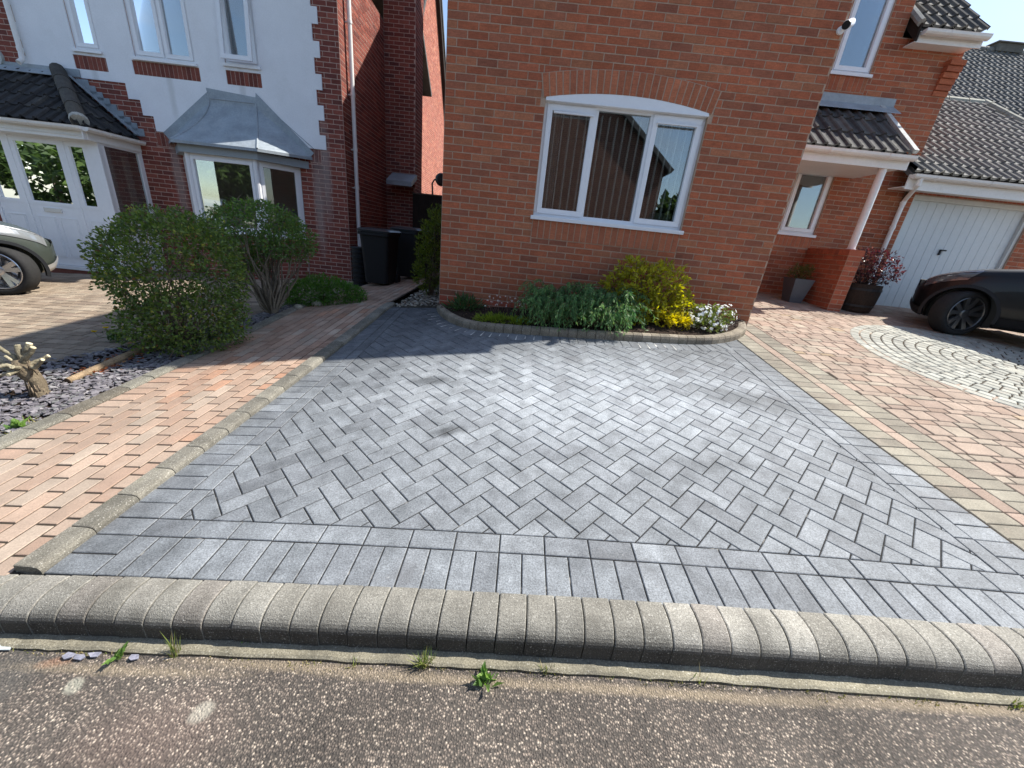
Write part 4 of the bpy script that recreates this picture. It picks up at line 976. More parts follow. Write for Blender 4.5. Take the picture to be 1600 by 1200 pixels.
# lead-roofed bay
bays = MB(); off0 = .47
def Bp(s, o_, z): return fL.p(Lx(s), z, o_)
bl = [(-2.98, 0), (-2.55, off0), (-1.38, off0), (-.86, 0)]
mbw = MB()
for (a, b_) in zip(bl[:-1], bl[1:]):
    A, B_ = Bp(*a, 0), Bp(*b_, 0); U = (B_-A).normalized(); N = Vector((U.y, -U.x, 0)); brickwork(mbw, A, U, N, (B_-A).length, .2, 1.06, LPAL, zoff=ZL); backing(mbw, A, U, N, (B_-A).length, .0, 1.07, thick=.02)
bay = mbw.build('bay', [M['brick'], M['mortar_dark']], lh)
mb = MB(); pan = []
for i, (a, b_) in enumerate(zip(bl[:-1], bl[1:])):
    A, B_ = Bp(*a, 0), Bp(*b_, 0); U = (B_-A).normalized(); N = Vector((U.y, -U.x, 0)); fb = Fr(A, U, N); L_ = (B_-A).length
    ring(mb, fb, .0, L_, 1.10, 2.34, .055, -.05, .015); ring(mb, fb, .05, L_-.05, 1.15, 2.29, .05, -.03, .028); pan.append((fb, .095, L_-.095))
    if i < 2: mb.tube([B_+Zv*1.10+N*.0, B_+Zv*2.34], .045, 10)
o = mb.build('window', M['upvc'], bay)
for k, (fb, a, b_) in enumerate(pan): g = MB(); fb.box(g, a, b_, 1.195, 2.245, -.02, -.012); g.build('pane', M['glass'] if k == 1 else M['glass_low'], o)
mb = MB(); sl_ = [(-3.03, -.02), (-2.58, .54), (-1.34, .54), (-.78, -.02)]; A = [Bp(*q, 1.07) for q in sl_]; B_ = [Bp(*q, 1.10) for q in sl_]
mb.mesh(A+B_, [(0, 1, 2, 3), (7, 6, 5, 4), (0, 4, 5, 1), (1, 5, 6, 2), (2, 6, 7, 3), (3, 7, 4, 0)]); mb.build('sill', M['upvc'], bay)
# bell-curved lead roof
mb = MB(); T = 14; rows_ = []
for k in range(T+1):
    t = k/T; e = (1-t)**1.7
    zz = 2.49+.78*t; sL = -2.66+.33*(1-e); sR = -1.22-.30*(1-e)
    wl_ = -3.22+.86*t; wr_ = -.60-.90*t
    rows_.append([Bp(wl_, .0, 2.53+.76*t), Bp(sL, .62*e+.02, zz), Bp(sR, .62*e+.02, zz), Bp(wr_, .0, 2.53+.76*t)])
for k in range(T):
    for j in range(3): mb.face([rows_[k][j], rows_[k][j+1], rows_[k+1][j+1], rows_[k+1][j]])
for j in (1, 2): mb.tube([r_[j] for r_ in rows_], .016, 8)
mb.tube([rows_[-1][1], rows_[-1][2]], .016, 8)
e0 = rows_[0]; low = [p_-Zv*.045+LN*.0 for p_ in e0]
for j in range(3): mb.face([low[j], low[j+1], e0[j+1], e0[j]])
br_ = mb.build('bay_roof', M['lead'], bay)
mb = MB()   # flashing dressed against the wall
pl = [(-3.22, 2.52), (-2.40, 3.30), (-1.47, 3.31), (-.60, 2.52)]; ou = [(-3.26, 2.66), (-2.36, 3.42), (-1.50, 3.43), (-.56, 2.67)]
pl2 = [(-3.12, 2.50), (-2.33, 3.20), (-1.53, 3.20), (-.66, 2.50)]
for j in range(3):
    mb.face([Bp(pl2[j][0], .028, pl2[j][1]), Bp(pl2[j+1][0], .028, pl2[j+1][1]), Bp(ou[j+1][0], .026, ou[j+1][1]-.07), Bp(ou[j][0], .026, ou[j][1]-.0)])
    mb.tube([Bp(ou[j][0], .020, ou[j][1]-(0 if j == 0 else .07)), Bp(ou[j+1][0], .020, ou[j+1][1]-(.07 if j < 2 else 0))], .006, 6)
mb.build('flashing', M['lead'], bay)
mb = MB(); fsc = [(-3.12, 0), (-2.62, .56), (-1.28, .56), (-.68, 0)]; A = [Bp(*q, 2.33) for q in fsc]; B_ = [Bp(*q, 2.45) for q in fsc]
mb.mesh(A+B_, [(0, 1, 2, 3), (7, 6, 5, 4), (0, 4, 5, 1), (1, 5, 6, 2), (2, 6, 7, 3), (3, 7, 4, 0)]); mb.build('fascia', plain('grey_paint', (.30, .34, .36), .6, .3), bay)

# glazed porch
po = .79; fP = Fr(fL.p(0, 0, po), LU, LN)
mb = MB()
def PX(s): return Lx(s)
for (a, b_) in ((-5.80, -5.74), (-5.30, -5.24), (-4.40, -4.34), (-3.98, -3.90)): fP.box(mb, PX(a), PX(b_), .20, 2.33, -.06, .0)
fP.box(mb, PX(-3.90), PX(-3.76), .20, 2.33, -.10, .012)
fP.box(mb, PX(-5.80), PX(-3.76), 2.27, 2.35, -.06, .002); fP.box(mb, PX(-5.80), PX(-3.76), .17, .235, -.06, .03)
porch = mb.build('porch', M['upvc'], lh, bevel=.004)
def panel_leaf(x0, x1, two):
    m_ = MB(); zt = 1.24; fP.box(m_, PX(x0), PX(x1), .24, zt, -.05, -.014); fP.box(m_, PX(x0), PX(x1), 2.20, 2.27, -.05, -.008)
    fP.box(m_, PX(x0), PX(x0)+.07, zt, 2.20, -.05, -.008); fP.box(m_, PX(x1)-.07, PX(x1), zt, 2.20, -.05, -.008); fP.box(m_, PX(x0)+.07, PX(x1)-.07, zt, zt+.06, -.05, -.008)
    xs = [(x0+.07, x1-.07)] if not two else [(x0+.08, (x0+x1)/2-.03), ((x0+x1)/2+.03, x1-.08)]
    for (a, b_) in xs:
        ring(m_, fP, PX(a), PX(b_), .38, 1.06, .018, -.02, -.004); fP.box(m_, PX(a)+.03, PX(b_)-.03, .41, 1.03, -.02, -.008)
    return m_
o = panel_leaf(-5.24, -4.40, True).build('door', M['upvc'], porch, bevel=.003)
for (a, b_) in ((-5.74, -5.30), (-4.34, -3.98)): panel_leaf(a, b_, False).build('side_panel', M['upvc'], porch, bevel=.003)
g = MB()
for (a, b_) in ((-5.24, -4.40), (-5.74, -5.30), (-4.34, -3.98)): fP.box(g, PX(a)+.065, PX(b_)-.065, 1.295, 2.205, -.035, -.028)
g.build('pane', M['glass'], porch)
mb = MB(); fP.box(mb, PX(-5.0), PX(-4.70), 1.135, 1.205, -.016, .006); mb.build('letter_box', plain('letter_plate', (.72, .72, .70), .25, .5, .3), porch, bevel=.004)
# glazed side of the porch
fQ = Fr(fL.p(Lx(-3.76), 0, po), -LN, LU)
mb = MB(); fQ.box(mb, 0, po, .2, 1.08, -.06, 0); fQ.box(mb, 0, po, 1.08, 1.14, -.06, .01); fQ.box(mb, 0, po, 2.27, 2.35, -.06, .002); fQ.box(mb, po-.07, po, 1.14, 2.27, -.06, 0); fQ.box(mb, .0, .06, 1.14, 2.27, -.06, 0)
mb.build('side_frame', M['upvc'], porch, bevel=.004)
g = MB(); fQ.box(g, .06, po-.07, 1.14, 2.27, -.035, -.028); g.build('pane', M['glass_low'], porch)
mb = MB(); fP.box(mb, PX(-8.2), PX(-5.80), -.05, 2.33, -.12, -.01, (.22, .07, .05)); fP.box(mb, PX(-5.85), PX(-3.72), -.1, .17, -.5, .02, (.2, .07, .05)); mb.build('base', M['brick'], porch)
mb = MB(); brickwork(mb, fP.p(PX(-8.2), 0, -.01), LU, LN, 2.39, 0, 2.33, LPAL, zoff=ZL); mb.build('pillar', M['brick'], porch)
mb = MB(); fP.box(mb, PX(-4.9), PX(-4.82), .2, 2.2, -.6, -.55); fP.box(mb, PX(-4.05), PX(-3.97), .2, 2.2, -.72, -.66); mb.build('inner_door', plain('cream_paint', (.5, .5, .46), .5, .3), porch)
# porch roof with a hip
mb = MB(); eo, ez = .97, 2.50; topz = 3.38; TPAL = [((.042, .042, .043), 4), ((.03, .03, .031), 3), ((.06, .058, .055), 2)]
Sv = (-LN*eo+Zv*(topz-ez)); SL = Sv.length; hx = 1.06
tiles(mb, fL.p(Lx(-8.3), ez, eo), LU, Sv, 4.6, SL, gauge=.30, roll=.205, umax=lambda s: 4.52-hx*s/SL, pal=TPAL, amp=.04)
slab(mb, [fL.p(Lx(-8.3), ez-.02, eo), fL.p(Lx(-3.78), ez-.02, eo), fL.p(Lx(-4.84), topz-.02, 0), fL.p(Lx(-8.3), topz-.02, 0)], .05, (.04, .04, .04))
S2 = (-LU*hx+Zv*(topz-ez)); S2L = S2.length
tiles(mb, fL.p(Lx(-3.75), ez, 0), LN, S2, eo, S2L, gauge=.30, roll=.205, umax=lambda s: eo*(1-s/S2L), pal=TPAL, amp=.04)
slab(mb, [fL.p(Lx(-3.75), ez-.02, 0), fL.p(Lx(-3.75), ez-.02, eo), fL.p(Lx(-4.84), topz-.02, 0)], .05, (.04, .04, .04))
pr_ = mb.build('porch_roof', M['tile'], lh)
mb = MB(); ridge(mb, fL.p(Lx(-3.80), ez+.05, eo-.02), fL.p(Lx(-4.86), topz+.06, .03), .105, [((.10, .09, .075), 3), ((.075, .07, .062), 2)], .42)
mb.tube([fL.p(Lx(-3.80), ez+.045, eo-.02), fL.p(Lx(-3.84), ez+.085, eo-.06)], [.11, .115], 12, (.42, .41, .36)); mb.build('ridge', M['tile'], pr_)
mb = MB(); fL.box(mb, Lx(-5.36), Lx(-4.5), 3.36, 3.47, .02, .034); fL.box(mb, Lx(-7), Lx(-5.36), 3.36, 3.47, .01, .024)
mb.fbox(fL.p(Lx(-7), 3.41, .03), LU*2.2, LN*.13-Zv*.10, LN*.006+Zv*.006)
for k in range(9):
    s0 = -4.60+.098*k; zt = 3.34-.082*k; fL.box(mb, Lx(s0), Lx(s0+.20), zt-.12, zt, .010, .018)
for k in range(1): mb.fbox(fL.p(Lx(-4.66), 3.36, .02), LU*.95-Zv*.79, LN*.08-Zv*.0, Zv*.012)
mb.build('flashing', M['lead'], pr_)
gutter('gutter', pr_, fL.p(Lx(-8.3), ez-.03, eo-.01), fL.p(Lx(-3.72), ez-.03, eo-.01), LN, .15)
gutter('gutter', pr_, fL.p(Lx(-3.73), ez-.03, eo+.05), fL.p(Lx(-3.73), ez-.03, .02), LU, .15)
mb = MB(); mb.face([fL.p(Lx(-8.3), 2.345, 0), fL.p(Lx(-3.74), 2.345, 0), fL.p(Lx(-3.74), 2.345, eo), fL.p(Lx(-8.3), 2.345, eo)]); mb.build('soffit', M['upvc_dirty'], pr_)
# pipes
mb = MB(); c = Vector((-3.505, 8.13, 0)); mb.tube([c+Zv*5.5, c+Zv*1.0], .036, 14)
for zz in (4.66, 3.62, 2.75, 2.1): mb.tube([c+Zv*zz, c+Zv*(zz+.05)], .043, 14); mb.box(c.x-.11, c.x, c.y-.012, c.y+.012, zz+.01, zz+.03)
mb.build('downpipe', M['upvc_dirty'], lh)
mb = MB(); mb.tube([fL.p(Lx(-5.36), 5.5, .075), fL.p(Lx(-5.36), 3.62, .075), fL.p(Lx(-5.35), 3.50, .10), fL.p(Lx(-5.35), 3.44, .17)], .036, 12)
for zz in (4.6, 3.62): mb.tube([fL.p(Lx(-5.36), zz, .075), fL.p(Lx(-5.36), zz+.06, .075)], .043, 12)
mb.build('downpipe', M['upvc_dirty'], lh)
mb = MB(); mb.tube([fL.p(Lx(-5.88), 3.52, .0), fL.p(Lx(-5.88), 3.52, .05)], .13, 20); mb.build('alarm_box', plain('alarm_plastic', (.45, .48, .46), .5, .3), lh)
# small sloping hood on the return wall
mb = MB(); v = [(-3.50, 10.18, 2.70), (-2.90, 10.18, 2.70), (-2.92, 9.80, 2.50), (-3.52, 9.80, 2.50), (-3.50, 10.18, 2.60), (-2.90, 10.18, 2.60), (-2.92, 9.80, 2.40), (-3.52, 9.80, 2.40)]
mb.mesh(v, [(3, 2, 1, 0), (4, 5, 6, 7), (3, 7, 6, 2), (2, 6, 5, 1), (0, 4, 7, 3)]); mb.build('hood', M['lead'], lh, fixn=True)

# side gate between the houses
sg = thing('side_gate', (-2.0, 10.0, .45), 'dark boarded timber gate closing the gap between the two houses', 'gate')
mb = MB(); x = -2.95
while x < -1.2: mb.box(x, x+.135, 10.0, 10.022, .5, 2.27+rnd.uniform(-.005, .005), jit((.035, .027, .022), .2)); x += .14
mb.build('board', M['wood_dark'], sg)
tw = colmat('weathered_timber', .9, .1, (8, .3), (60, .3), .4, 80, .004, base=(.12, .10, .08))
mb = MB(); mb.box(-2.96, -1.15, 9.985, 10.05, 2.27, 2.30); mb.build('top_rail', tw, sg)
for zz in (.7, 1.9): mb = MB(); mb.box(-2.96, -1.15, 10.022, 10.06, zz, zz+.1); mb.build('rail', tw, sg)
# round black lantern on the wing's side wall
wl_ = thing('wall_lantern', (-1.13, 6.0, 2.18), 'round black wall lantern on a curled bracket beside the gap between the houses', 'lantern')
mb = MB(); mb.lathe([(0, -.03), (.075, -.03), (.085, -.01), (.085, .01), (.07, .035), (0, .05)], (-1.36, 6.0, 2.18), (.5, -.85, 0), 24); mb.build('body', M['iron'], wl_)
mb = MB(); mb.tube([(-1.125, 6.0, 2.16), (-1.2, 6.0, 2.17), (-1.36, 6.0, 2.18), (-1.46, 6.0, 2.17), (-1.49, 6.0, 2.12), (-1.48, 6.0, 1.98)], .012, 8); mb.tube([(-1.125, 6.0, 2.16), (-1.145, 6.0, 2.16)], .04, 12); mb.build('bracket', M['iron'], wl_)

# wheelie bins
def make_bin():
    t = thing('wheelie_bin', (0, 0, 0), '', 'bin'); mb = MB()
    def rr(w_, d_, z, r=.06):
        out = []
        for cx, cy, a0 in ((w_-r, d_-r, 0), (-w_+r, d_-r, 90), (-w_+r, -d_+r, 180), (w_-r, -d_+r, 270)):
            for k in range(4): a = D2R(a0+30*k); out.append((cx+r*math.cos(a), cy+r*math.sin(a), z))
        return out
    L_ = [rr(.21, .25, .05), rr(.235, .275, .5), rr(.26, .31, .93), rr(.285, .34, .935), rr(.285, .34, .985)]; v = [p for l in L_ for p in l]
    fs = [(j*16+k, j*16+(k+1) % 16, (j+1)*16+(k+1) % 16, (j+1)*16+k) for j in range(4) for k in range(16)]+[tuple(range(15, -1, -1)), tuple(64+k for k in range(16))]
    mb.mesh(v, fs); mb.build('body', M['black_plastic'], t, bevel=0)
    mb = MB(); L_ = [rr(.295, .35, .99), rr(.30, .355, 1.02), rr(.27, .31, 1.05), rr(.16, .2, 1.07)]; v = [p for l in L_ for p in l]
    fs = [(j*16+k, j*16+(k+1) % 16, (j+1)*16+(k+1) % 16, (j+1)*16+k) for j in range(3) for k in range(16)]+[tuple(range(15, -1, -1)), tuple(48+k for k in range(16))]
    mb.mesh(v, fs); mb.build('lid', plain('bin_lid', (.02, .026, .03), .35, .5), t)
    mb = MB(); mb.tube([(-.24, .40, .96), (.24, .40, .96)], .016, 10); mb.tube([(-.22, .33, .95), (-.22, .40, .96)], .014, 8); mb.tube([(.22, .33, .95), (.22, .40, .96)], .014, 8); mb.build('handle', M['black_plastic'], t)
    for s in (-1, 1): m_ = MB(); m_.tube([(s*.21, .24, .1), (s*.26, .24, .1)], .1, 20); m_.build('wheel', M['rubber'], t)
    return t
def copytree(o, parent=None):
    c = o.copy(); COL.objects.link(c)
    if parent is not None: c.parent = parent
    for ch in o.children: copytree(ch, c)
    return c
b1 = make_bin(); b2 = copytree(b1)
b1.location = (-2.72, 7.20, zg(-2.72, 7.2)+.03); b2.location = (-2.42, 8.05, zg(-2.42, 8.05)+.03); b2.rotation_euler.z = -.08; b1.scale = b2.scale = (1, 1, .92)
tag(b1, 'black wheelie bin standing at the house corner beside the downpipe', 'bin', 'bins at the side of the house'); tag(b2, 'black wheelie bin farther back in the passage, behind the corner bin', 'bin', 'bins at the side of the house')
mb = MB(); pr = []
for k in range(8): pr += [(.150, k*.085), (.150, k*.085+.02), (.132, k*.085+.03), (.132, k*.085+.075)]
mb.lathe([(0, 0)]+pr+[(.15, .68), (.14, .70), (0, .70)], (-3.16, 7.30, zg(-3.16, 7.3)), n=28)
tag(mb.build('water_butt', M['black_plastic'], None, loc=(-3.16, 7.30, zg(-3.16, 7.3))), 'ribbed black plastic water butt squeezed between the house corner and the bin', 'water butt')
# ================================================================== CARS
def crom(pts, x):
    """smooth interpolation through (x, value) pairs"""
    if x <= pts[0][0]: return pts[0][1]
    if x >= pts[-1][0]: return pts[-1][1]
    for i in range(len(pts)-1):
        if pts[i][0] <= x <= pts[i+1][0]:
            p1, p2 = pts[i], pts[i+1]; h = p2[0]-p1[0]; t = (x-p1[0])/h
            d0 = (p2[1]-pts[i-1][1])/(p2[0]-pts[i-1][0]) if i > 0 else (p2[1]-p1[1])/h
            d1 = (pts[i+2][1]-p1[1])/(pts[i+2][0]-p1[0]) if i+2 < len(pts) else (p2[1]-p1[1])/h
            return (2*t**3-3*t*t+1)*p1[1]+(t**3-2*t*t+t)*h*d0+(-2*t**3+3*t*t)*p2[1]+(t**3-t*t)*h*d1
def make_car(label, paint, rim_mat, spokes, P, wr, wx, arch_mat, lip_mat, steer=0):
    """car along +x from its nose (x=0) to its tail; y to its left, z up"""
    t = thing('parked_car', (0, 0, 0), label, 'car')
    Ln = P['len']; hwid = P['half']
    def sect(x):
        w_ = crom(P['w'], x)*hwid; zb = crom(P['belt'], x); zr = crom(P['roof'], x); z0 = crom(P['low'], x)
        g = min(max((zr-zb-.06)/.3, 0), 1)
        pts = [(w_*.80, z0), (w_*.93, z0+.05), (w_*.985, z0+.16), (w_, z0+.30), (w_*.992, .55*z0+.45*zb+.12), (w_*.985, zb-.16), (w_*.965, zb-.07), (w_*.93, zb-.01)]
        top = [(w_*.90, zb+.02), (w_*(.86-.03*g), zb+.02+(zr-zb)*.25*g+.01), (w_*(.82-.06*g), zb+.025+(zr-zb)*.55*g+.012), (w_*(.74-.04*g), zb+.03+(zr-zb)*.84*g+.015), (w_*.60, zb+(zr-zb)*.97*g+(1-g)*.05), (w_*.36, zb+(zr-zb)*1.0*g+(1-g)*.065), (w_*.14, zb+(zr-zb)*1.015*g+(1-g)*.07), (0, zb+(zr-zb)*1.02*g+(1-g)*.072)]
        return pts+top
    nx_ = 64; xs = [Ln*(.5-.5*math.cos(math.pi*i/nx_))*.35+Ln*i/nx_*.65 for i in range(nx_+1)]; xs[-1] = Ln
    S_ = [sect(x) for x in xs]; K = len(S_[0])
    mb = MB(); v = []; fs = []
    for x, s in zip(xs, S_):
        full = [(x, y, z) for y, z in s]+[(x, -y, z) for y, z in s[-2::-1]]; v += full
    n = 2*K-1
    for i in range(nx_):
        for k in range(n-1): a = i*n+k; fs.append((a, a+1, a+n+1, a+n))
        a = i*n; fs.append((a+n-1, a, a+n, a+2*n-1))
    fs.append(tuple(range(n))[::-1]); fs.append(tuple(nx_*n+k for k in range(n)))
    mb.mesh(v, fs); body = mb.build('body', paint, t, smooth=True, fixn=True)
    # wheel arches are cut out of the body
    cut = MB()
    for x in wx:
        for s in (-1, 1): cut.tube([(x, s*(hwid-.30), wr), (x, s*(hwid+.2), wr)], wr*1.13, 40)
    cu = cut.build('cutter', paint, None, fixn=True)
    md = body.modifiers.new('b', 'BOOLEAN'); md.operation = 'DIFFERENCE'; md.object = cu; md.solver = 'EXACT'
    dg_ = bpy.context.evaluated_depsgraph_get(); me = bpy.data.meshes.new_from_object(body.evaluated_get(dg_)); body.modifiers.clear(); body.data = me
    bpy.data.objects.remove(cu)
    me.polygons.foreach_set('use_smooth', [True]*len(me.polygons))
    md = body.modifiers.new('split', 'EDGE_SPLIT'); md.split_angle = D2R(38)
    def patch(name, x0, x1, k0, k1, off, m_, sides=(1, -1), nxp=10, parent=None, f0=None, f1=None, thick=0):
        out = None
        for sd_ in sides:
            p_ = MB(); g = []
            for i in range(nxp+1):
                row = []; q = i/nxp
                for j in range(9):
                    kk = k0+(k1-k0)*j/8; xa = (f0(j/8) if f0 else x0); xb = (f1(j/8) if f1 else x1); x = xa+(xb-xa)*q
                    s = sect(x); a = int(min(max(math.floor(kk), 0), K-2)); fr2 = kk-a; y = s[a][0]+(s[a+1][0]-s[a][0])*fr2; z = s[a][1]+(s[a+1][1]-s[a][1])*fr2
                    e = sect(min(x+.02, Ln)); b_ = sect(max(x-.02, 0)); 
                    du = Vector((0, s[a+1][0]-s[a][0], s[a+1][1]-s[a][1])); ye = e[a][0]+(e[a+1][0]-e[a][0])*fr2; ze = e[a][1]+(e[a+1][1]-e[a][1])*fr2; yb = b_[a][0]+(b_[a+1][0]-b_[a][0])*fr2; zb2 = b_[a][1]+(b_[a+1][1]-b_[a][1])*fr2
                    dx_ = Vector((.04, ye-yb, ze-zb2)); N = dx_.cross(du).normalized()
                    if N.y < -.02 or (abs(N.y) <= .02 and N.z < 0): N = -N
                    q3 = Vector((x, y, z))+N*off; row.append((q3.x, sd_*q3.y, q3.z))
                g.append(row)
            for i in range(nxp):
                for j in range(8): p_.face([g[i][j], g[i+1][j], g[i+1][j+1], g[i][j+1]])
            out = p_.build(name, m_, parent or t, smooth=True)
        return out
    patch('windscreen', 0, 0, 11.2, 15, .006, M['glass_dark'], f0=lambda j: P['ws'][0]+.02, f1=lambda j: P['ws'][1]) if False else None
    # glass
    for sd_ in (1, -1):
        for (xa, xb) in P['win']: patch('side_window', xa, xb, 8.5, 11.0, .006, P['glass'], (sd_,), 10, f0=lambda j, xa=xa, sl=P['rake']: xa+(sl*j if xa == P['win'][0][0] else .02*j), f1=lambda j, xb=xb: xb-.03*j)
    p_ = MB(); g = []
    for i in range(13):
        x = P['ws'][0]+(P['ws'][1]-P['ws'][0])*i/12; s = sect(x); row = [(x-.012, y*1.0, z+.010) for y, z in s[11:]]; row = row+[(a, -b_, c) for a, b_, c in row[-2::-1]]; g.append(row)
    for i in range(12):
        for j in range(len(g[0])-1): p_.face([g[i][j], g[i+1][j], g[i+1][j+1], g[i][j+1]])
    p_.build('windscreen', P['glass'], t, smooth=True)
    p_ = MB(); g = []
    for i in range(9):
        x = P['rw'][0]+(P['rw'][1]-P['rw'][0])*i/8; s = sect(x); row = [(x+.012, y, z+.010) for y, z in s[11:]]; row = row+[(a, -b_, c) for a, b_, c in row[-2::-1]]; g.append(row)
    for i in range(8):
        for j in range(len(g[0])-1): p_.face([g[i][j], g[i+1][j], g[i+1][j+1], g[i][j+1]])
    p_.build('rear_window', P['glass'], t, smooth=True)
    # lamps
    for sd_ in (1, -1):
        o = patch('headlight', 0, 0, 5.7, 7.9, .008, P['lampm'], (sd_,), 10, f0=lambda j: P['hl'][0]+.0*j, f1=lambda j: P['hl'][1]+.14*j)
        patch('chrome_strip', 0, 0, 7.55, 7.95, .012, M['alloy'], (sd_,), 8, parent=o, f0=lambda j: P['hl'][0]+.02, f1=lambda j: P['hl'][1]+.10)
        patch('tail_light', Ln-.32, Ln-.03, 5.4, 7.6, .006, M['red_lens'], (sd_,), 6)
    # grille and lower lip, sill trim
    p_ = MB(); p_.fbox((-.012, -.50, P['gr'][0]), (.02, 0, 0), (0, 1.0, 0), (0, 0, P['gr'][1]-P['gr'][0])); p_.build('grille', M['black_plastic'], t, bevel=.01)
    for sd_ in (1, -1):
        patch('sill_trim', wx[0]+wr*1.13, wx[1]-wr*1.13, 0.1, 1.9, .012, arch_mat, (sd_,), 10)
        patch('bumper_lip', .0, wx[0]-wr*1.2, 0.2, 1.6, .020, lip_mat, (sd_,), 8)
        p_ = MB(); A = []
        for k in range(25):
            a = D2R(-12+204*k/24); A.append([(wx[0]+r*math.cos(a), sd_*(hwid*.985+d), wr+r*math.sin(a)) for r, d in ((wr*1.12, -.06), (wr*1.12, .018), (wr*1.24, .012), (wr*1.25, -.02))])
        for a, b_ in zip(A[:-1], A[1:]):
            for j in range(3): p_.face([a[j], b_[j], b_[j+1], a[j+1]])
        p_.build('arch_trim', arch_mat, t, smooth=True)
        p_ = MB(); A = []
        for k in range(25):
            a = D2R(-12+204*k/24); A.append([(wx[1]+r*math.cos(a), sd_*(hwid*.985+d), wr+r*math.sin(a)) for r, d in ((wr*1.12, -.06), (wr*1.12, .018), (wr*1.24, .012), (wr*1.25, -.02))])
        for a, b_ in zip(A[:-1], A[1:]):
            for j in range(3): p_.face([a[j], b_[j], b_[j+1], a[j+1]])
        p_.build('arch_trim', arch_mat, t, smooth=True)
        # mirror
        mx_ = P['win'][0][0]+.30; zb = crom(P['belt'], mx_); p_ = MB(); p_.lathe([(0, -.06), (.07, -.05), (.10, 0), (.09, .06), (0, .10)], (mx_, sd_*(hwid*.93+.13), zb+.09), (-.9, 0, 0), 20); p_.tube([(mx_+.02, sd_*hwid*.86, zb+.04), (mx_+.02, sd_*(hwid*.93+.1), zb+.07)], .022, 8); p_.build('mirror', paint, t, smooth=True)
    # wheels
    for x in wx:
        for sd_ in (1, -1):
            yo = sd_*(hwid-.012); A = (0, sd_, 0); tw = .22
            p_ = MB(); R_ = wr; ri = wr*.75
            p_.lathe([(ri, -tw), (R_*.93, -tw), (R_, -tw+.03), (R_, -.035), (R_*.97, -.012), (R_*.90, .004), (R_*.80, .006), (ri*1.01, -.006), (ri*.98, -.03), (ri*.98, -tw)], (x, yo, wr), A, 56, close=True); wh_ = p_.build('wheel', M['rubber'], t, smooth=True, fixn=True)
            p_ = MB(); p_.lathe([(ri*1.0, -.004), (ri*.97, .002), (ri*.93, -.006), (ri*.92, -.05), (ri*.90, -.16)], (x, yo, wr), A, 56)
            p_.lathe([(ri*.9, -.12), (.05, -.12)], (x, yo, wr), A, 40, (.1, .1, .1)); p_.lathe([(ri*.62, -.085), (ri*.62, -.095), (.06, -.09)], (x, yo, wr), A, 40)
            for k in range(5):
                a0 = 2*math.pi*k/5+.3
                for da in ((-spokes, spokes) if spokes else (0,)):
                    a = a0; e = a0+da*1.25; b0 = a0+da*.8
                    def pt(r, an, d): return Vector((x+r*math.cos(an), yo+sd_*d, wr+r*math.sin(an)))
                    wd0, wd1 = (.024, .028) if spokes else (.04, .05)
                    i0, i1 = pt(.05, b0, -.030), pt(ri*.93, e, -.006); d_ = (i1-i0).normalized(); s_ = d_.cross(Vector((0, sd_, 0))).normalized(); back = Vector((0, -sd_*.035, 0))
                    q = [i0-s_*wd0, i0+s_*wd0, i1+s_*wd1, i1-s_*wd1]; p_.mesh(q+[z_+back for z_ in q], [(0, 1, 2, 3), (7, 6, 5, 4), (0, 4, 5, 1), (1, 5, 6, 2), (2, 6, 7, 3), (3, 7, 4, 0)])
            p_.lathe([(.062, -.05), (.06, -.024), (.04, -.018), (0, -.018)], (x, yo, wr), A, 24)
            rim_ = p_.build('rim', rim_mat, wh_, fixn=True)
            if x == wx[0] and steer:
                ct = Vector((x, yo-sd_*.11, wr)); RM = Matrix.Translation(ct) @ Matrix.Rotation(steer, 4, 'Z') @ Matrix.Translation(-ct)
                wh_.data.transform(RM); rim_.data.transform(RM)
    return t
M['red_lens'] = plain('red_lens', (.25, .01, .01), .15, .5)
M['lamp_l'] = plain('lamp_clear', (.30, .32, .33), .12, .6, .4, 1)
M['lamp_d'] = plain('lamp_dark', (.10, .11, .12), .12, .6, .3, 1)
green = plain('grey_green_paint', (.045, .055, .046), .45, .35, .05, .2, n=.02); black = plain('black_paint', (.004, .0045, .006), .4, .3, .0, .25, n=.02)
M['silver'] = plain('silver_trim', (.55, .56, .56), .35, .5, .6)
CAR1 = dict(len=4.45, half=.92, w=[(0, .62), (.06, .76), (.2, .89), (.45, .965), (.9, 1.0), (3.4, 1.0), (4.1, .95), (4.35, .86), (4.45, .72)],
    belt=[(0, .62), (.06, .70), (.2, .80), (.5, .885), (1.0, .95), (1.4, 1.01), (2.5, 1.08), (3.8, 1.12), (4.3, 1.08), (4.45, .95)],
    roof=[(0, .62), (1.15, .98), (1.45, 1.09), (2.1, 1.56), (2.6, 1.66), (3.4, 1.64), (4.0, 1.45), (4.3, 1.15), (4.45, .95)],
    low=[(0, .40), (.1, .30), (.35, .24), (1, .22), (3.5, .24), (4.2, .32), (4.45, .45)], ws=(1.50, 2.15), rw=(3.75, 4.2), win=[(1.75, 2.55), (2.62, 3.35)], rake=.45, hl=(.10, .52), gr=(.52, .72), glass=M['glass_dark'], lampm=M['lamp_l'])
c1 = make_car('grey-green family car with silver wheels parked before the white porch', green, M['alloy'], .16, CAR1, .325, (.58, 3.30), M['black_plastic'], M['silver'], D2R(-40))
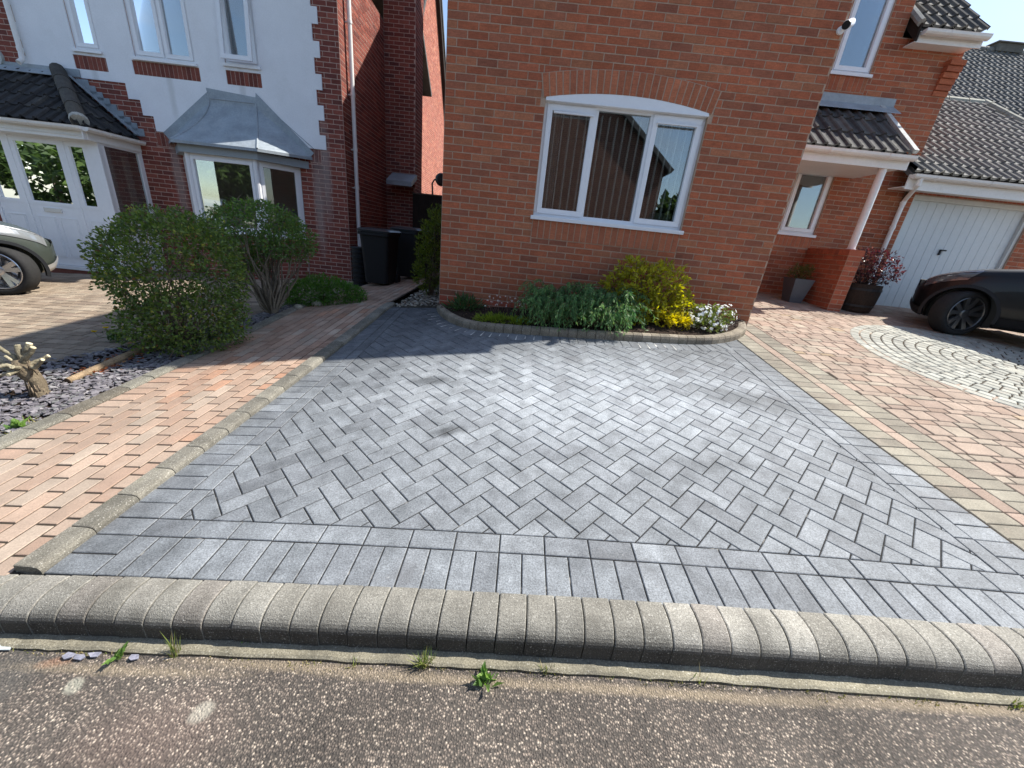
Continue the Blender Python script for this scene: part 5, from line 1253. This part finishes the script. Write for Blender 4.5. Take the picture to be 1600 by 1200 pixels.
CAR2 = dict(CAR1, len=4.4, half=.88, belt=[(0, .60), (.06, .68), (.2, .77), (.5, .86), (1.0, .925), (1.4, .965), (2.5, 1.0), (3.8, 1.05), (4.25, 1.02), (4.4, .9)],
    roof=[(0, .60), (1.2, .945), (1.4, 1.02), (2.1, 1.40), (2.6, 1.48), (3.4, 1.44), (4.0, 1.25), (4.25, 1.06), (4.4, .9)], w=[(0, .60), (.06, .74), (.2, .87), (.45, .955), (.9, 1.0), (3.4, 1.0), (4.05, .95), (4.3, .86), (4.4, .72)],
    low=[(0, .34), (.1, .24), (.35, .19), (1, .18), (3.5, .20), (4.15, .28), (4.4, .4)], ws=(1.45, 2.12), rw=(3.7, 4.15), lampm=M['lamp_d'])
c2 = make_car('black hatchback with dark spoked wheels parked across the garage door', black, M['alloy_dark'], .22, CAR2, .315, (.58, 3.25), M['black_plastic'], M['black_plastic'], D2R(54))
def place(c, hub, dist, rz, side):
    """put the car so that its front wheel's outer face is centred at hub (x, y)"""
    c.rotation_euler = (0, 0, rz); ca, sa = math.cos(rz), math.sin(rz); lx, ly = dist, side
    c.location = (hub[0]-(lx*ca-ly*sa), hub[1]-(lx*sa+ly*ca), zg(*hub)-.005)
    # sit all four wheels on the sloping forecourt
place(c1, (-7.05, 5.0), .58, D2R(180+63), .92)
place(c2, (6.14, 5.64), .58, D2R(-55), -.88)
# ================================================================== PLANTS
def leaves(mb, pts, dirs, size, asp, cols, droop=.0, fold=.25, jd=.7, two=False):
    """one folded leaf per point: base at the point, blade along dirs (jittered)"""
    for p, d in zip(pts, dirs):
        d = (Vector(d)+Vector((rnd.gauss(0, jd), rnd.gauss(0, jd), rnd.gauss(0, jd)-droop))); d = d.normalized() if d.length > 1e-6 else Vector((0, 0, 1))
        s = size*rnd.uniform(.7, 1.3); x = d.cross(Vector((rnd.gauss(0, 1), rnd.gauss(0, 1), rnd.gauss(0, 1)))); x = x.normalized() if x.length > 1e-6 else d.orthogonal().normalized(); n = d.cross(x)
        p = Vector(p); w_ = s*asp; c = pick(cols)
        a, t = p, p+d*s; l = p+d*s*.5+x*w_*.5+n*w_*fold; r = p+d*s*.5-x*w_*.5+n*w_*fold
        mb.face([a, r, t, l], c)
def blob_points(lumps, n, inner=.15, pw=.35):
    """points gathered towards the skin of a union of ellipsoids (cx,cy,cz,rx,ry,rz)"""
    vol = [l[3]*l[4]*l[5] for l in lumps]; P_, D_ = [], []
    while len(P_) < n:
        l = rnd.choices(lumps, [v**.67 for v in vol])[0]; v = Vector((rnd.gauss(0, 1), rnd.gauss(0, 1), rnd.gauss(0, 1))).normalized(); r = max(inner, rnd.random()**pw)
        wob = 1+.12*math.sin(v.x*7+l[0]*9)*math.sin(v.y*8+1)*math.sin(v.z*7+2)+rnd.gauss(0, .04)
        q = Vector((l[0]+v.x*l[3]*r*wob, l[1]+v.y*l[4]*r*wob, l[2]+v.z*l[5]*r*wob))
        if any(((q.x-m[0])/m[3])**2+((q.y-m[1])/m[4])**2+((q.z-m[2])/m[5])**2 < .62 for m in lumps if m is not l): continue
        if q.z < zg(q.x, q.y)+.02: continue
        P_.append(q); D_.append(v)
    return P_, D_
def branchy(mb, base, tips, r0=.016, r1=.003, wob=.05, col=(.16, .12, .09), n=6):
    base = Vector(base)
    for t in tips:
        t = Vector(t); pts = []
        for k in range(6):
            q = base.lerp(t, k/5); o = wob*math.sin(math.pi*k/5); pts.append(q+Vector((rnd.uniform(-o, o), rnd.uniform(-o, o), rnd.uniform(-o, o)*.5)))
        mb.tube(pts, [r0+(r1-r0)*k/5 for k in range(6)], n, jit(col, .25), cap=False)
def shrub(name, base, label, cat, lumps, nleaf, size, asp, cols, m_, ntip=26, r0=.014, bcol=(.15, .115, .085), group=None, inner=.15, pw=.35, clump=0, fold=.25, jd=.7, droop=0, cname='foliage', sname='stem', loose=0, sub=0):
    t = thing(name, base, label, cat, group)
    P_, D_ = blob_points(lumps, nleaf if not clump else nleaf//clump, inner, pw); mb = MB()
    if clump:
        Q, E = [], []
        for p, d in zip(P_, D_):
            up = (d+Vector((0, 0, .5))).normalized()
            for k in range(clump): Q.append(p+Vector((rnd.gauss(0, size*.25), rnd.gauss(0, size*.25), rnd.gauss(0, size*.25)))); E.append(up)
        leaves(mb, Q, E, size, asp, cols, droop, fold, jd)
    else: leaves(mb, P_, D_, size, asp, cols, droop, fold, jd)
    mb.build(cname, m_, t)
    mb = MB(); tips = [P_[rnd.randrange(len(P_))] for _ in range(ntip)]; branchy(mb, Vector(base)-Vector((0, 0, .03)), tips, r0, .0025, .06, bcol)
    for _ in range(sub):
        a = P_[rnd.randrange(len(P_))]; b_ = Vector(a)+Vector((rnd.gauss(0, .05), rnd.gauss(0, .05), rnd.gauss(0, .06))); mb.tube([a, b_], [.004, .002], 4, jit(bcol, .3), cap=False)
    mb.build(sname, M['bark'], t, smooth=True)
    return t
GB = [((.105, .165, .032), 4), ((.075, .125, .030), 3), ((.15, .215, .042), 2), ((.10, .125, .045), 1), ((.26, .28, .06), .5), ((.20, .10, .04), .12)]
# big rounded bush
shrub('round_bush', (-3.52, 3.60, zg(-3.52, 3.6)), 'big round green bush with small leaves between the red path and the neighbouring drive', 'bush',
      [(-3.45, 3.72, .80, .62, .50, .62), (-3.80, 3.80, .88, .46, .42, .44), (-3.25, 3.70, .98, .42, .42, .46), (-3.15, 3.55, .48, .42, .38, .36), (-3.60, 3.85, 1.15, .44, .36, .30), (-3.40, 3.50, .36, .52, .36, .28)],
      13500, .035, .62, GB, M['leaf_gloss'], 46, .010, (.15, .12, .085), inner=.35, pw=.36, sub=260)
# mushroom-topped bush on bare stems
shrub('bare_stemmed_bush', (-3.25, 4.78, zg(-3.25, 4.78)), 'flat-topped bush on bare woody stems in front of the bay window', 'bush',
      [(-3.40, 4.95, 1.36, .52, .46, .26), (-3.75, 4.95, 1.22, .40, .36, .28), (-3.05, 4.92, 1.20, .36, .36, .26), (-3.30, 4.85, 1.42, .40, .34, .20), (-3.60, 4.9, .95, .30, .30, .22)],
      8200, .036, .6, [((.105, .19, .04), 4), ((.08, .145, .035), 3), ((.15, .23, .05), 2), ((.16, .14, .04), .6)], M['leaf_gloss'], 46, .017, (.19, .155, .115), inner=.35, pw=.4, sub=300)
shrub('low_bush', (-2.90, 5.42, zg(-2.9, 5.42)), 'low soft green bush spilling over the path edge by the dark brick corner', 'bush',
      [(-2.92, 5.45, .48, .42, .34, .26), (-2.62, 5.50, .46, .30, .28, .20), (-3.18, 5.42, .42, .28, .28, .22)], 6000, .042, .34, [((.085, .19, .03), 4), ((.065, .15, .028), 3), ((.12, .23, .04), 2)], M['leaf'], 16, .008, droop=.0, jd=.55)
shrub('conifer', (-1.50, 6.05, zg(-1.5, 6.05)), 'dark conifer growing against the left-hand corner of the house', 'conifer',
      [(-1.46, 6.0, 1.15, .26, .28, .42), (-1.42, 6.0, 1.52, .20, .22, .30), (-1.50, 6.0, .86, .24, .28, .26)], 4200, .05, .30, [((.12, .16, .025), 4), ((.08, .115, .022), 3), ((.17, .20, .035), 1.5)], M['leaf'], 14, .016, clump=4, jd=.4)
# flower bed
shrub('small_fern', (-.73, 4.84, zg(-.73, 4.84)+.05), 'small dark green tuft at the left end of the flower bed', 'plant', [(-.73, 4.86, .60, .19, .13, .10)], 420, .10, .16, [((.05, .10, .035), 3), ((.07, .125, .04), 2)], M['leaf'], 6, .004, clump=3, jd=.35)
shrub('lime_cushion', (-.30, 4.42, zg(-.3, 4.42)+.05), 'lime green cushion plant at the front of the flower bed', 'plant',
      [(-.32, 4.44, .545, .26, .13, .09), (-.06, 4.40, .545, .22, .13, .09)], 2300, .045, .14, [((.22, .30, .03), 4), ((.16, .24, .028), 3), ((.28, .34, .05), 1)], M['leaf'], 10, .003, clump=4, jd=.35)
t = thing('white_flower_sprays', (-.25, 4.72, zg(-.25, 4.72)+.05), 'thin sprays of tiny white flowers by the wall behind the lime cushion plant', 'flowers')
mb = MB()
for _ in range(34):
    mf = MB(); x, y = rnd.uniform(-.46, .02), rnd.uniform(4.62, 4.86); z = zg(x, y)+.05; tp = Vector((x+rnd.gauss(0, .04), y+rnd.gauss(0, .03), z+rnd.uniform(.10, .21))); mb.tube([(x, y, z), tp], [.002, .0015], 4, (.22, .12, .09), cap=False)
    for _k in range(4): leaves(mf, [tp]*2, [Vector((0, 0, 1))]*2, .014, .9, [((.75, .74, .70), 3), ((.65, .5, .5), 1)], jd=.9)
    mf.build('flower', M['petal'], t)
mb.build('stem', M['bark'], t)
# prostrate juniper
t = thing('juniper', (.70, 4.55, zg(.7, 4.55)+.06), 'spreading blue-green juniper arching over the flower bed edging', 'shrub')
mb = MB(); ms_ = MB()
JP = [((.115, .235, .085), 4), ((.088, .19, .075), 3), ((.17, .30, .10), 2), ((.25, .38, .13), .9)]
for i in range(430):
    bx = rnd.uniform(.14, 1.24); by = rnd.uniform(4.36, 4.82); base = Vector((bx, by, zg(bx, by)+.07))
    a = rnd.gauss(-1.57, .9) if by < 4.65 else rnd.uniform(-3.6, .5); ln = rnd.uniform(.16, .36); h = rnd.uniform(.34, .60) if by > 4.5 else rnd.uniform(.28, .52)
    mid = base+Vector((math.cos(a)*ln*.45, math.sin(a)*ln*.45, h)); tip = base+Vector((math.cos(a)*ln*1.05, math.sin(a)*ln*1.05, h*rnd.uniform(.15, .68)-(.06 if by < 4.5 else 0)))
    if tip.y < 4.10: tip.y = 4.10+rnd.uniform(-.05, .06)
    tip.z = max(tip.z, zg(tip.x, tip.y)+.02)
    pts = [base*(1-q)**2+mid*2*q*(1-q)+tip*q*q for q in (0, .2, .4, .6, .8, 1)]; ms_.tube(pts, [.006, .005, .004, .003, .002, .001], 4, (.13, .08, .05), cap=False)
    for q in np.linspace(.22, 1, 15):
        p = base*(1-q)**2+mid*2*q*(1-q)+tip*q*q; d = (tip-mid).normalized()
        leaves(mb, [p]*4, [d*.9]*4, .050, .17, JP, .15, .15, .48)
mb.build('foliage', M['leaf'], t); ms_.build('branch', M['bark'], t)
# yellow-green shrub, its lower right side bright yellow
shrub('golden_shrub', (1.50, 4.72, zg(1.5, 4.72)+.05), 'yellow-green leafy shrub standing tallest in the flower bed against the wall', 'shrub',
      [(1.40, 4.74, 1.12, .30, .20, .26), (1.70, 4.74, 1.12, .26, .18, .26), (1.10, 4.76, 1.08, .18, .15, .16), (1.25, 4.78, 1.30, .14, .13, .15), (1.62, 4.80, 1.30, .16, .12, .12), (1.50, 4.68, .86, .42, .22, .22), (1.90, 4.70, .95, .14, .14, .18), (1.22, 4.62, .72, .22, .18, .14)],
      3800, .062, .36, [((.38, .36, .03), 4), ((.29, .29, .028), 3), ((.46, .43, .04), 2), ((.20, .13, .04), .5)], M['leaf'], 40, .009, (.12, .07, .05), clump=6, jd=.8, inner=.3)
shrub('yellow_flowered_plant', (1.80, 4.52, zg(1.8, 4.52)+.05), 'bright yellow leaf tufts at the foot of the golden shrub', 'plant',
      [(1.72, 4.52, .80, .12, .09, .08), (1.92, 4.54, .79, .10, .08, .07)], 260, .06, .36, [((.62, .52, .02), 4), ((.52, .45, .03), 2)], M['leaf'], 8, .005, clump=6, jd=.8)
shrub('white_flowered_shrub', (2.25, 4.66, zg(2.25, 4.66)+.05), 'small shrub covered in white blossom at the right end of the flower bed', 'shrub',
      [(2.14, 4.64, .84, .16, .14, .13), (2.36, 4.64, .86, .15, .14, .14), (2.24, 4.56, .76, .18, .12, .09)], 900, .045, .42, [((.13, .17, .04), 3), ((.20, .23, .07), 2)], M['leaf'], 18, .006, clump=4, jd=.7)
t2 = bpy.data.objects[[o.name for o in bpy.data.objects if o.name.startswith('white_flowered_shrub')][0]]
P_, D_ = blob_points([(2.14, 4.62, .85, .17, .15, .14), (2.37, 4.62, .88, .16, .15, .14), (2.24, 4.54, .77, .19, .13, .10)], 95, .85, .2); mb = MB()
for p, d in zip(P_, D_):
    X_ = d.orthogonal().normalized(); Y_ = d.cross(X_)
    for b_ in range(3):
        cpt = p+d*.012+X_*rnd.gauss(0, .014)+Y_*rnd.gauss(0, .014)
        for k in range(5):
            a = 6.283*k/5+rnd.random(); e = X_*math.cos(a)+Y_*math.sin(a); g = X_*math.cos(a+1.57)+Y_*math.sin(a+1.57); s = rnd.uniform(.013, .02); mb.face([cpt, cpt+e*s*.6-g*s*.4+d*s*.2, cpt+e*s+d*s*.35, cpt+e*s*.6+g*s*.4+d*s*.2], jit((.80, .81, .80), .08))
mb.build('blossom', M['petal'], t2)
# potted plant by the entrance
pp = thing('planter', (4.70, 6.88, zg(4.7, 6.88)), 'tall tapered slate-blue planter with a small shrub beside the brick pier', 'planter')
z0 = zg(4.7, 6.88); mb = MB(); cx, cy = 4.70, 6.95
def sq(h, z, c=(cx, cy)): return [(c[0]-h, c[1]-h, z), (c[0]+h, c[1]-h, z), (c[0]+h, c[1]+h, z), (c[0]-h, c[1]+h, z)]
L_ = [sq(.105, z0), sq(.165, z0+.40), sq(.150, z0+.40), sq(.145, z0+.36)]; v = [p for l in L_ for p in l]
mb.mesh(v, [(j*4+k, j*4+(k+1) % 4, (j+1)*4+(k+1) % 4, (j+1)*4+k) for j in range(3) for k in range(4)]+[(3, 2, 1, 0)]); mb.build('pot', M['pot'], pp)
mb = MB(); mb.face(sq(.147, z0+.37)); mb.build('compost', M['soil'], pp)
shrub('potted_shrub', (cx, cy, z0+.36), 'small olive green shrub growing in the tall slate-blue planter', 'shrub', [(cx-.06, cy, z0+.50, .12, .12, .12), (cx+.07, cy, z0+.52, .11, .11, .13)], 520, .05, .34, [((.14, .13, .035), 3), ((.09, .10, .03), 3), ((.20, .16, .06), 1)], M['leaf'], 12, .005, clump=3)
bb = thing('barrel_planter', (5.62, 6.70, zg(5.62, 6.7)), 'dark old half-barrel planter standing against the right side of the brick pier', 'planter')
zb = zg(5.62, 6.7); mb = MB(); mb.lathe([(0, .0), (.255, .0), (.285, .15), (.295, .30), (.288, .44), (.262, .44), (.255, .38), (0, .38)], (5.60, 6.76, zb), n=28); mb.build('staves', M['barrel'], bb)
for h, r in ((.08, .277), (.34, .297)): m_ = MB(); m_.lathe([(r, h), (r+.004, h), (r+.004, h+.035), (r, h+.035)], (5.60, 6.76, zb), n=28, close=True); m_.build('hoop', M['iron'], bb)
shrub('red_leaved_shrub', (5.60, 6.76, zb+.36), 'sparse dark red leaved shrub growing out of the barrel planter', 'shrub',
      [(5.55, 6.72, zb+.72, .26, .24, .24), (5.82, 6.64, zb+.66, .22, .20, .20), (5.45, 6.70, zb+.86, .18, .18, .14), (5.74, 6.70, zb+.86, .20, .18, .13)], 1050, .042, .55, [((.085, .022, .028), 4), ((.055, .018, .022), 3), ((.16, .045, .045), 2), ((.24, .10, .08), .5)], M['leaf_gloss'], 34, .008, (.09, .06, .05), inner=.5, pw=.45)
# pollarded stump and log on the slate
st = thing('tree_stump', (-3.585, 2.48, zg(-3.585, 2.48)), 'short tree stump with pale sawn-off branch ends on the slate chippings', 'tree stump')
zs = zg(-3.585, 2.48); mb = MB(); B0 = Vector((-3.585, 2.48, zs))
mb.tube([B0-Zv*.03, B0+Vector((.0, 0, .05)), B0+Vector((.005, .01, .12)), B0+Vector((-.03, 0, .19)), B0+Vector((-.06, 0, .25)), B0+Vector((-.065, .0, .30))], [.062, .046, .041, .052, .058, .036], 18, (.17, .135, .09))
for _ in range(40):
    a_ = rnd.random()*6.283; z_ = rnd.uniform(.0, .24); r_ = .046+.006*math.cos(z_*20); p_ = B0+Vector((math.cos(a_)*r_-z_*.12, math.sin(a_)*r_, z_)); mb.tube([p_, p_+Vector((rnd.uniform(-.006, .006), 0, rnd.uniform(.03, .07)))], [.007, .003], 5, jit((.15, .115, .08), .35))
mb.build('trunk', M['bark'], st, smooth=True)
C0 = B0+Vector((-.05, 0, .235))
for k, (e, r) in enumerate([((.21, -.03, .10), .015), ((.10, .02, .165), .022), ((.04, .05, .18), .024), ((-.03, .03, .165), .021), ((-.12, -.02, .17), .016), ((-.17, -.03, .09), .017), ((-.24, -.02, .03), .015), ((-.20, .06, .05), .013), ((-.26, -.10, -.03), .012), ((.06, -.10, .05), .017), ((-.06, -.12, .07), .018), ((.10, .09, .08), .017), ((.05, -.13, .0), .016)]):
    e = Vector(e); m_ = MB(); mid = C0+e*.55+Vector((rnd.uniform(-.02, .02), rnd.uniform(-.02, .02), -.035 if abs(e.x) > .15 else 0)); q1_, q2_ = C0.lerp(mid, .5), mid.lerp(C0+e, .5); wv_ = lambda: Vector((rnd.gauss(0, .005), rnd.gauss(0, .005), rnd.gauss(0, .005))); r *= .82; m_.tube([C0, q1_+wv_(), mid+wv_(), q2_+wv_(), C0+e], [r*1.35, r*rnd.uniform(.9, 1.2), r*rnd.uniform(.9, 1.15), r*rnd.uniform(.85, 1.05), r*.95], 12, jit((.27, .24, .165), .2)); d = (C0+e-mid).normalized(); m_.tube([C0+e-d*.002, C0+e+d*.004], [r*.93, r*.88], 10, (.55, .49, .33)); m_.build('branch', M['bark'], st, smooth=False)
lg = MB(); a, b_ = Vector((-3.60, 2.68, zg(-3.6, 2.68)+.045)), Vector((-3.66, 3.42, zg(-3.66, 3.42)+.05)); lg.tube([a, a.lerp(b_, .3), a.lerp(b_, .65), b_], [.026, .030, .033, .030], 16, (.27, .195, .12)); lg.tube([a+(a-b_).normalized()*.002, a-(b_-a).normalized()*.004], [.024, .023], 16, (.09, .06, .04))
tag(lg.build('log', M['bark'], None, smooth=False, loc=tuple(a)), 'cut log lying on the slate chippings, pointing under the round bush', 'log')
mb = MB()
for _ in range(170):
    q = a.lerp(b_, rnd.uniform(.2, .9)); x = q.x+rnd.gauss(0, .07); y = q.y+rnd.gauss(0, .06); leaves(mb, [(x, y, zg(x, y)+.04)], [Vector((rnd.gauss(0, 1), rnd.gauss(0, 1), .1))], .035, .5, [((.30, .10, .04), 3), ((.22, .08, .035), 2), ((.36, .20, .09), 1)], jd=.3)
tag(mb.build('dead_leaves', M['leaf'], None), 'rust-brown dead leaves gathered along the log', 'dead leaves', kind='stuff')
# dandelions
t = thing('dandelion', (-4.28, 3.68, zg(-4.28, 3.68)), 'wild plant with three yellow flower heads at the edge of the slate bed', 'flower')
z_ = zg(-4.28, 3.68); mb = MB(); leaves(mb, [Vector((-4.18+rnd.gauss(0, .05), 3.66+rnd.gauss(0, .05), z_+rnd.uniform(0, .06))) for _ in range(90)], [Vector((0, 0, .6))]*90, .07, .25, [((.05, .10, .03), 3), ((.07, .13, .04), 2)], M and 0, jd=.7); mb.build('leaf', M['leaf'], t)
for (x, y, z) in ((-4.36, 3.60, z_+.10), (-4.27, 3.64, z_+.14), (-4.17, 3.70, z_+.19)):
    m_ = MB(); m_.tube([(-4.18, 3.66, z_), (x+.02, y, z*.6+z_*.4), (x, y, z)], .0025, 5, (.12, .16, .06)); m_.build('stem', M['leaf'], t)
    m_ = MB()
    for k in range(26): a_ = rnd.random()*6.283; leaves(m_, [(x, y, z)], [Vector((math.cos(a_), math.sin(a_), rnd.uniform(.1, .9)))], .024, .35, [((.70, .52, .01), 1)], jd=.1)
    m_.build('flower', M['petal'], t)
# weeds
def blades(mb, x, y, z, n, h, spread, cols, w_=.004, lean=0):
    for _ in range(n):
        a_ = rnd.random()*6.283; hh_ = h*rnd.uniform(.5, 1.15); b0 = Vector((x+rnd.gauss(0, .012), y+rnd.gauss(0, .006), z)); d = Vector((math.cos(a_)*spread*rnd.random()+lean, math.sin(a_)*spread*rnd.random(), 1)).normalized(); m_ = b0+d*hh_*.55; e = b0+d*hh_+Vector((d.x, d.y, -.25))*hh_*.35*rnd.random(); s = Vector((-math.sin(a_), math.cos(a_), 0))*w_*.5; c = pick(cols)
        mb.face([b0-s, b0+s, m_+s*.8, m_-s*.8], c); mb.face([m_-s*.8, m_+s*.8, e], c)
WG = [((.16, .20, .05), 3), ((.24, .25, .08), 2), ((.10, .15, .04), 2), ((.34, .29, .15), 1)]
def road_z(x, y): return zg(x, .85)-.115
for k, (x, n, h, sp, lab, ln) in enumerate([(-1.115, 22, .105, .35, 'tall wispy grass tuft growing at the kerb foot near the left end', .0), (-.215, 60, .070, .9, 'widest sprawling grass tuft at the kerb foot below the driveway middle', .1), (.773, 5, .09, .3, 'single thin grass blade at the kerb foot right of centre', -.1), (.227, 24, .045, .8, 'small dry grass clump at the kerb foot just right of centre', 0), (1.93, 26, .04, .9, 'low grass clump at the kerb foot at the right edge', 0), (-.46, 12, .035, .8, 'tiny grass wisp at the kerb foot left of the widest tuft', 0)]):
    y = re_(x)+.002; mb = MB(); blades(mb, x, y, road_z(x, y)-.004, n, h, sp, WG, .0035, ln); o = mb.build('grass_tuft', M['grass'], None, loc=(x, y, road_z(x, y))); tag(o, lab, 'weed', 'weeds along the kerb foot')
for (x, y, s, n, lab) in ((.004, .846, .045, 26, 'broad-leaved green weed at the kerb foot near the middle'), (-1.30, .838, .040, 12, 'broad-leaved weed among slate chips by the kerb foot at the left'), (-.885, .912, .018, 10, 'tiny dark green seedling on the kerb foot'), (-3.20, 2.05, .060, 40, 'fresh green weed at the edge of the slate bed beside the path edging')):
    z = (road_z(x, y) if y < 1 else zg(x, y)+.02); mb = MB(); leaves(mb, [Vector((x+rnd.gauss(0, s*.25), y+rnd.gauss(0, s*.2), z+rnd.uniform(0, s*.3))) for _ in range(n)], [Vector((rnd.gauss(0, .7), rnd.gauss(0, .7), .8)) for _ in range(n)], s, .42, [((.16, .27, .06), 3), ((.11, .20, .05), 2), ((.22, .33, .10), 1)], jd=.35)
    tag(mb.build('broad_leaf_weed', M['leaf'], None, loc=(x, y, z)), lab, 'weed', 'broad-leaved weeds')
mb = MB()
for _ in range(150):
    x = rnd.uniform(-1.9, 2.4); y = re_(x)-abs(rnd.gauss(0, .010))+.004; blades(mb, x, y, road_z(x, y)-.002, rnd.randint(3, 8), .014, 1.1, [((.20, .20, .06), 2), ((.30, .25, .12), 3), ((.14, .17, .05), 1)], .003)
tag(mb.build('moss_and_grit_line', M['grass'], None), 'thin line of dry moss and grass along the joint of kerb and tarmac', 'moss', kind='stuff')
mb = MB()
for _ in range(46):
    x = -3.15-abs(rnd.gauss(0, .10)); y = rnd.uniform(1.55, 2.15); blades(mb, x, y, zg(x, y)+.01, rnd.randint(4, 9), .055, 1.2, [((.30, .26, .12), 3), ((.20, .20, .06), 2), ((.14, .19, .05), 2)], .006)
tag(mb.build('dry_grass', M['grass'], None), 'straggly dry grass at the front corner of the slate bed', 'grass', kind='stuff')
for k, (x, y, s, lab) in enumerate(((-1.472, .828, .026, 'larger slate chip lying on the tarmac at the left'), (-1.425, .826, .024, 'pointed slate chip beside the larger one on the tarmac'), (-1.385, .838, .022, 'flat slate chip against the kerb foot next to a weed'), (-1.240, .836, .020, 'lone slate chip right of the weed at the kerb foot'), (-1.735, .846, .035, 'pale grey slate chip at the extreme left below the kerb'))):
    n_ = 5; a_ = rnd.random()*6; z = road_z(x, y)+.006; Q = [(s*rnd.uniform(.7, 1.1)*math.cos(a_+6.283*i/n_), s*.55*rnd.uniform(.7, 1.1)*math.sin(a_+6.283*i/n_), rnd.uniform(-.003, .004)) for i in range(n_)]
    mb = MB(); mb.mesh([(x+q[0], y+q[1], z+q[2]+.005) for q in Q]+[(x+q[0], y+q[1], z+q[2]) for q in Q], [tuple(range(n_))]+[(n_+i, n_+(i+1) % n_, (i+1) % n_, i) for i in range(n_)], (.24, .24, .29) if k < 4 else (.42, .46, .46))
    tag(mb.build('slate_chip', M['slate'], None, loc=(x, y, z)), lab, 'slate chip', 'slate chips on the road')
for k, (x, y, s) in enumerate(((-3.05, 5.02, .06), (-2.90, 5.22, .075))):
    mb = MB(); mb.lathe([(0, s*.75), (s*.6, s*.62), (s, s*.2), (s*.9, -.02), (0, -.02)], (x, y, zg(x, y)+.045), n=9, col=(.32, .29, .23)); o = mb.build('edging_stone', M['kerb'], None, smooth=True, loc=(x, y, zg(x, y))); tag(o, ['rounded grey stone at the foot of the bare-stemmed bush', 'flat pale stone beside the low bush at the path edge'][k], 'stone', 'stones along the path edge')

# ================================================================== ACROSS THE ROAD (seen mirrored in the windows)
oh = thing('opposite_house', (1, -9.2, -.2), 'brick house with a front gable across the road, mirrored in the arched window', 'house')
fo = Fr((5.6, -9.2, 0), (-1, 0, 0), (0, 1, 0)); og = [(0, -.6), (9, -.6), (9, 5.2), (4.5, 8.7), (0, 5.2)]
mb = MB(); brickwork(mb, fo.O, fo.U, fo.N, 9, -.4, 8.6, [((.11, .055, .042), 3), ((.095, .047, .038), 2)], [], og); backing(mb, fo.O, fo.U, fo.N, 9, -.6, 8.7, [], og); mb.box(-3.4, 5.6, -17, -9.5, -.6, 5.2, (.2, .09, .06)); mb.build('wall', [M['brick'], M['mortar']], oh)
mb = MB(); slab(mb, [(5.95, -8.9, 5.0), (1.1, -8.9, 8.85), (1.1, -17, 8.85), (5.95, -17, 5.0)], .18, (.06, .06, .06)); slab(mb, [(-3.75, -8.9, 5.0), (-3.75, -17, 5.0), (1.1, -17, 8.85), (1.1, -8.9, 8.85)], .18, (.06, .06, .06)); mb.build('roof', M['tile'], oh)
def bigtree(x, y, h, r, lab, cols, seed):
    z = zg(x, y)-.3
    t = thing('tree', (x, y, z), lab, 'tree', 'trees across the road'); mb = MB(); mb.tube([(x, y, z), (x+.1, y, z+h*.35), (x, y+.1, z+h*.7)], [.2, .15, .06], 10, (.13, .10, .08)); mb.build('trunk', M['bark'], t, smooth=True)
    lumps = [(x+rnd.gauss(0, r*.45), y+rnd.gauss(0, r*.4), z+h*rnd.uniform(.35, .92), r*rnd.uniform(.4, .65), r*rnd.uniform(.4, .6), h*rnd.uniform(.12, .2)) for _ in range(12)]
    P_, D_ = blob_points(lumps, 4200, .3, .45); mb = MB(); leaves(mb, P_, D_, .40, .65, cols); mb.build('crown', M['leaf'], t)
TG = [((.05, .085, .025), 3), ((.075, .12, .03), 2), ((.035, .06, .02), 2)]
bigtree(-8.5, -8.5, 6.5, 2.8, 'broad green tree across the road on the left, mirrored in the porch glass', TG, 1); bigtree(-14.5, -6.5, 6.0, 2.8, 'second green tree across the road, farther left', TG, 2); bigtree(8.6, -10.0, 4.6, 2.2, 'dark green tree beside the opposite house, mirrored in the right pane', TG, 3); bigtree(-4.9, -8.2, 4.2, 1.6, 'small tree by the left corner of the opposite house', TG, 4)
for k_, (x, y, lb) in enumerate(((-18.0, -8.2, 'third green tree across the road, seen only mirrored in the porch door'), (-24.5, -9, 'fourth green tree along the far side of the road'), (-30, -8, 'farthest green tree along the far side of the road'))): bigtree(x, y, 6.5, 3.4, lb, TG, 5+k_)
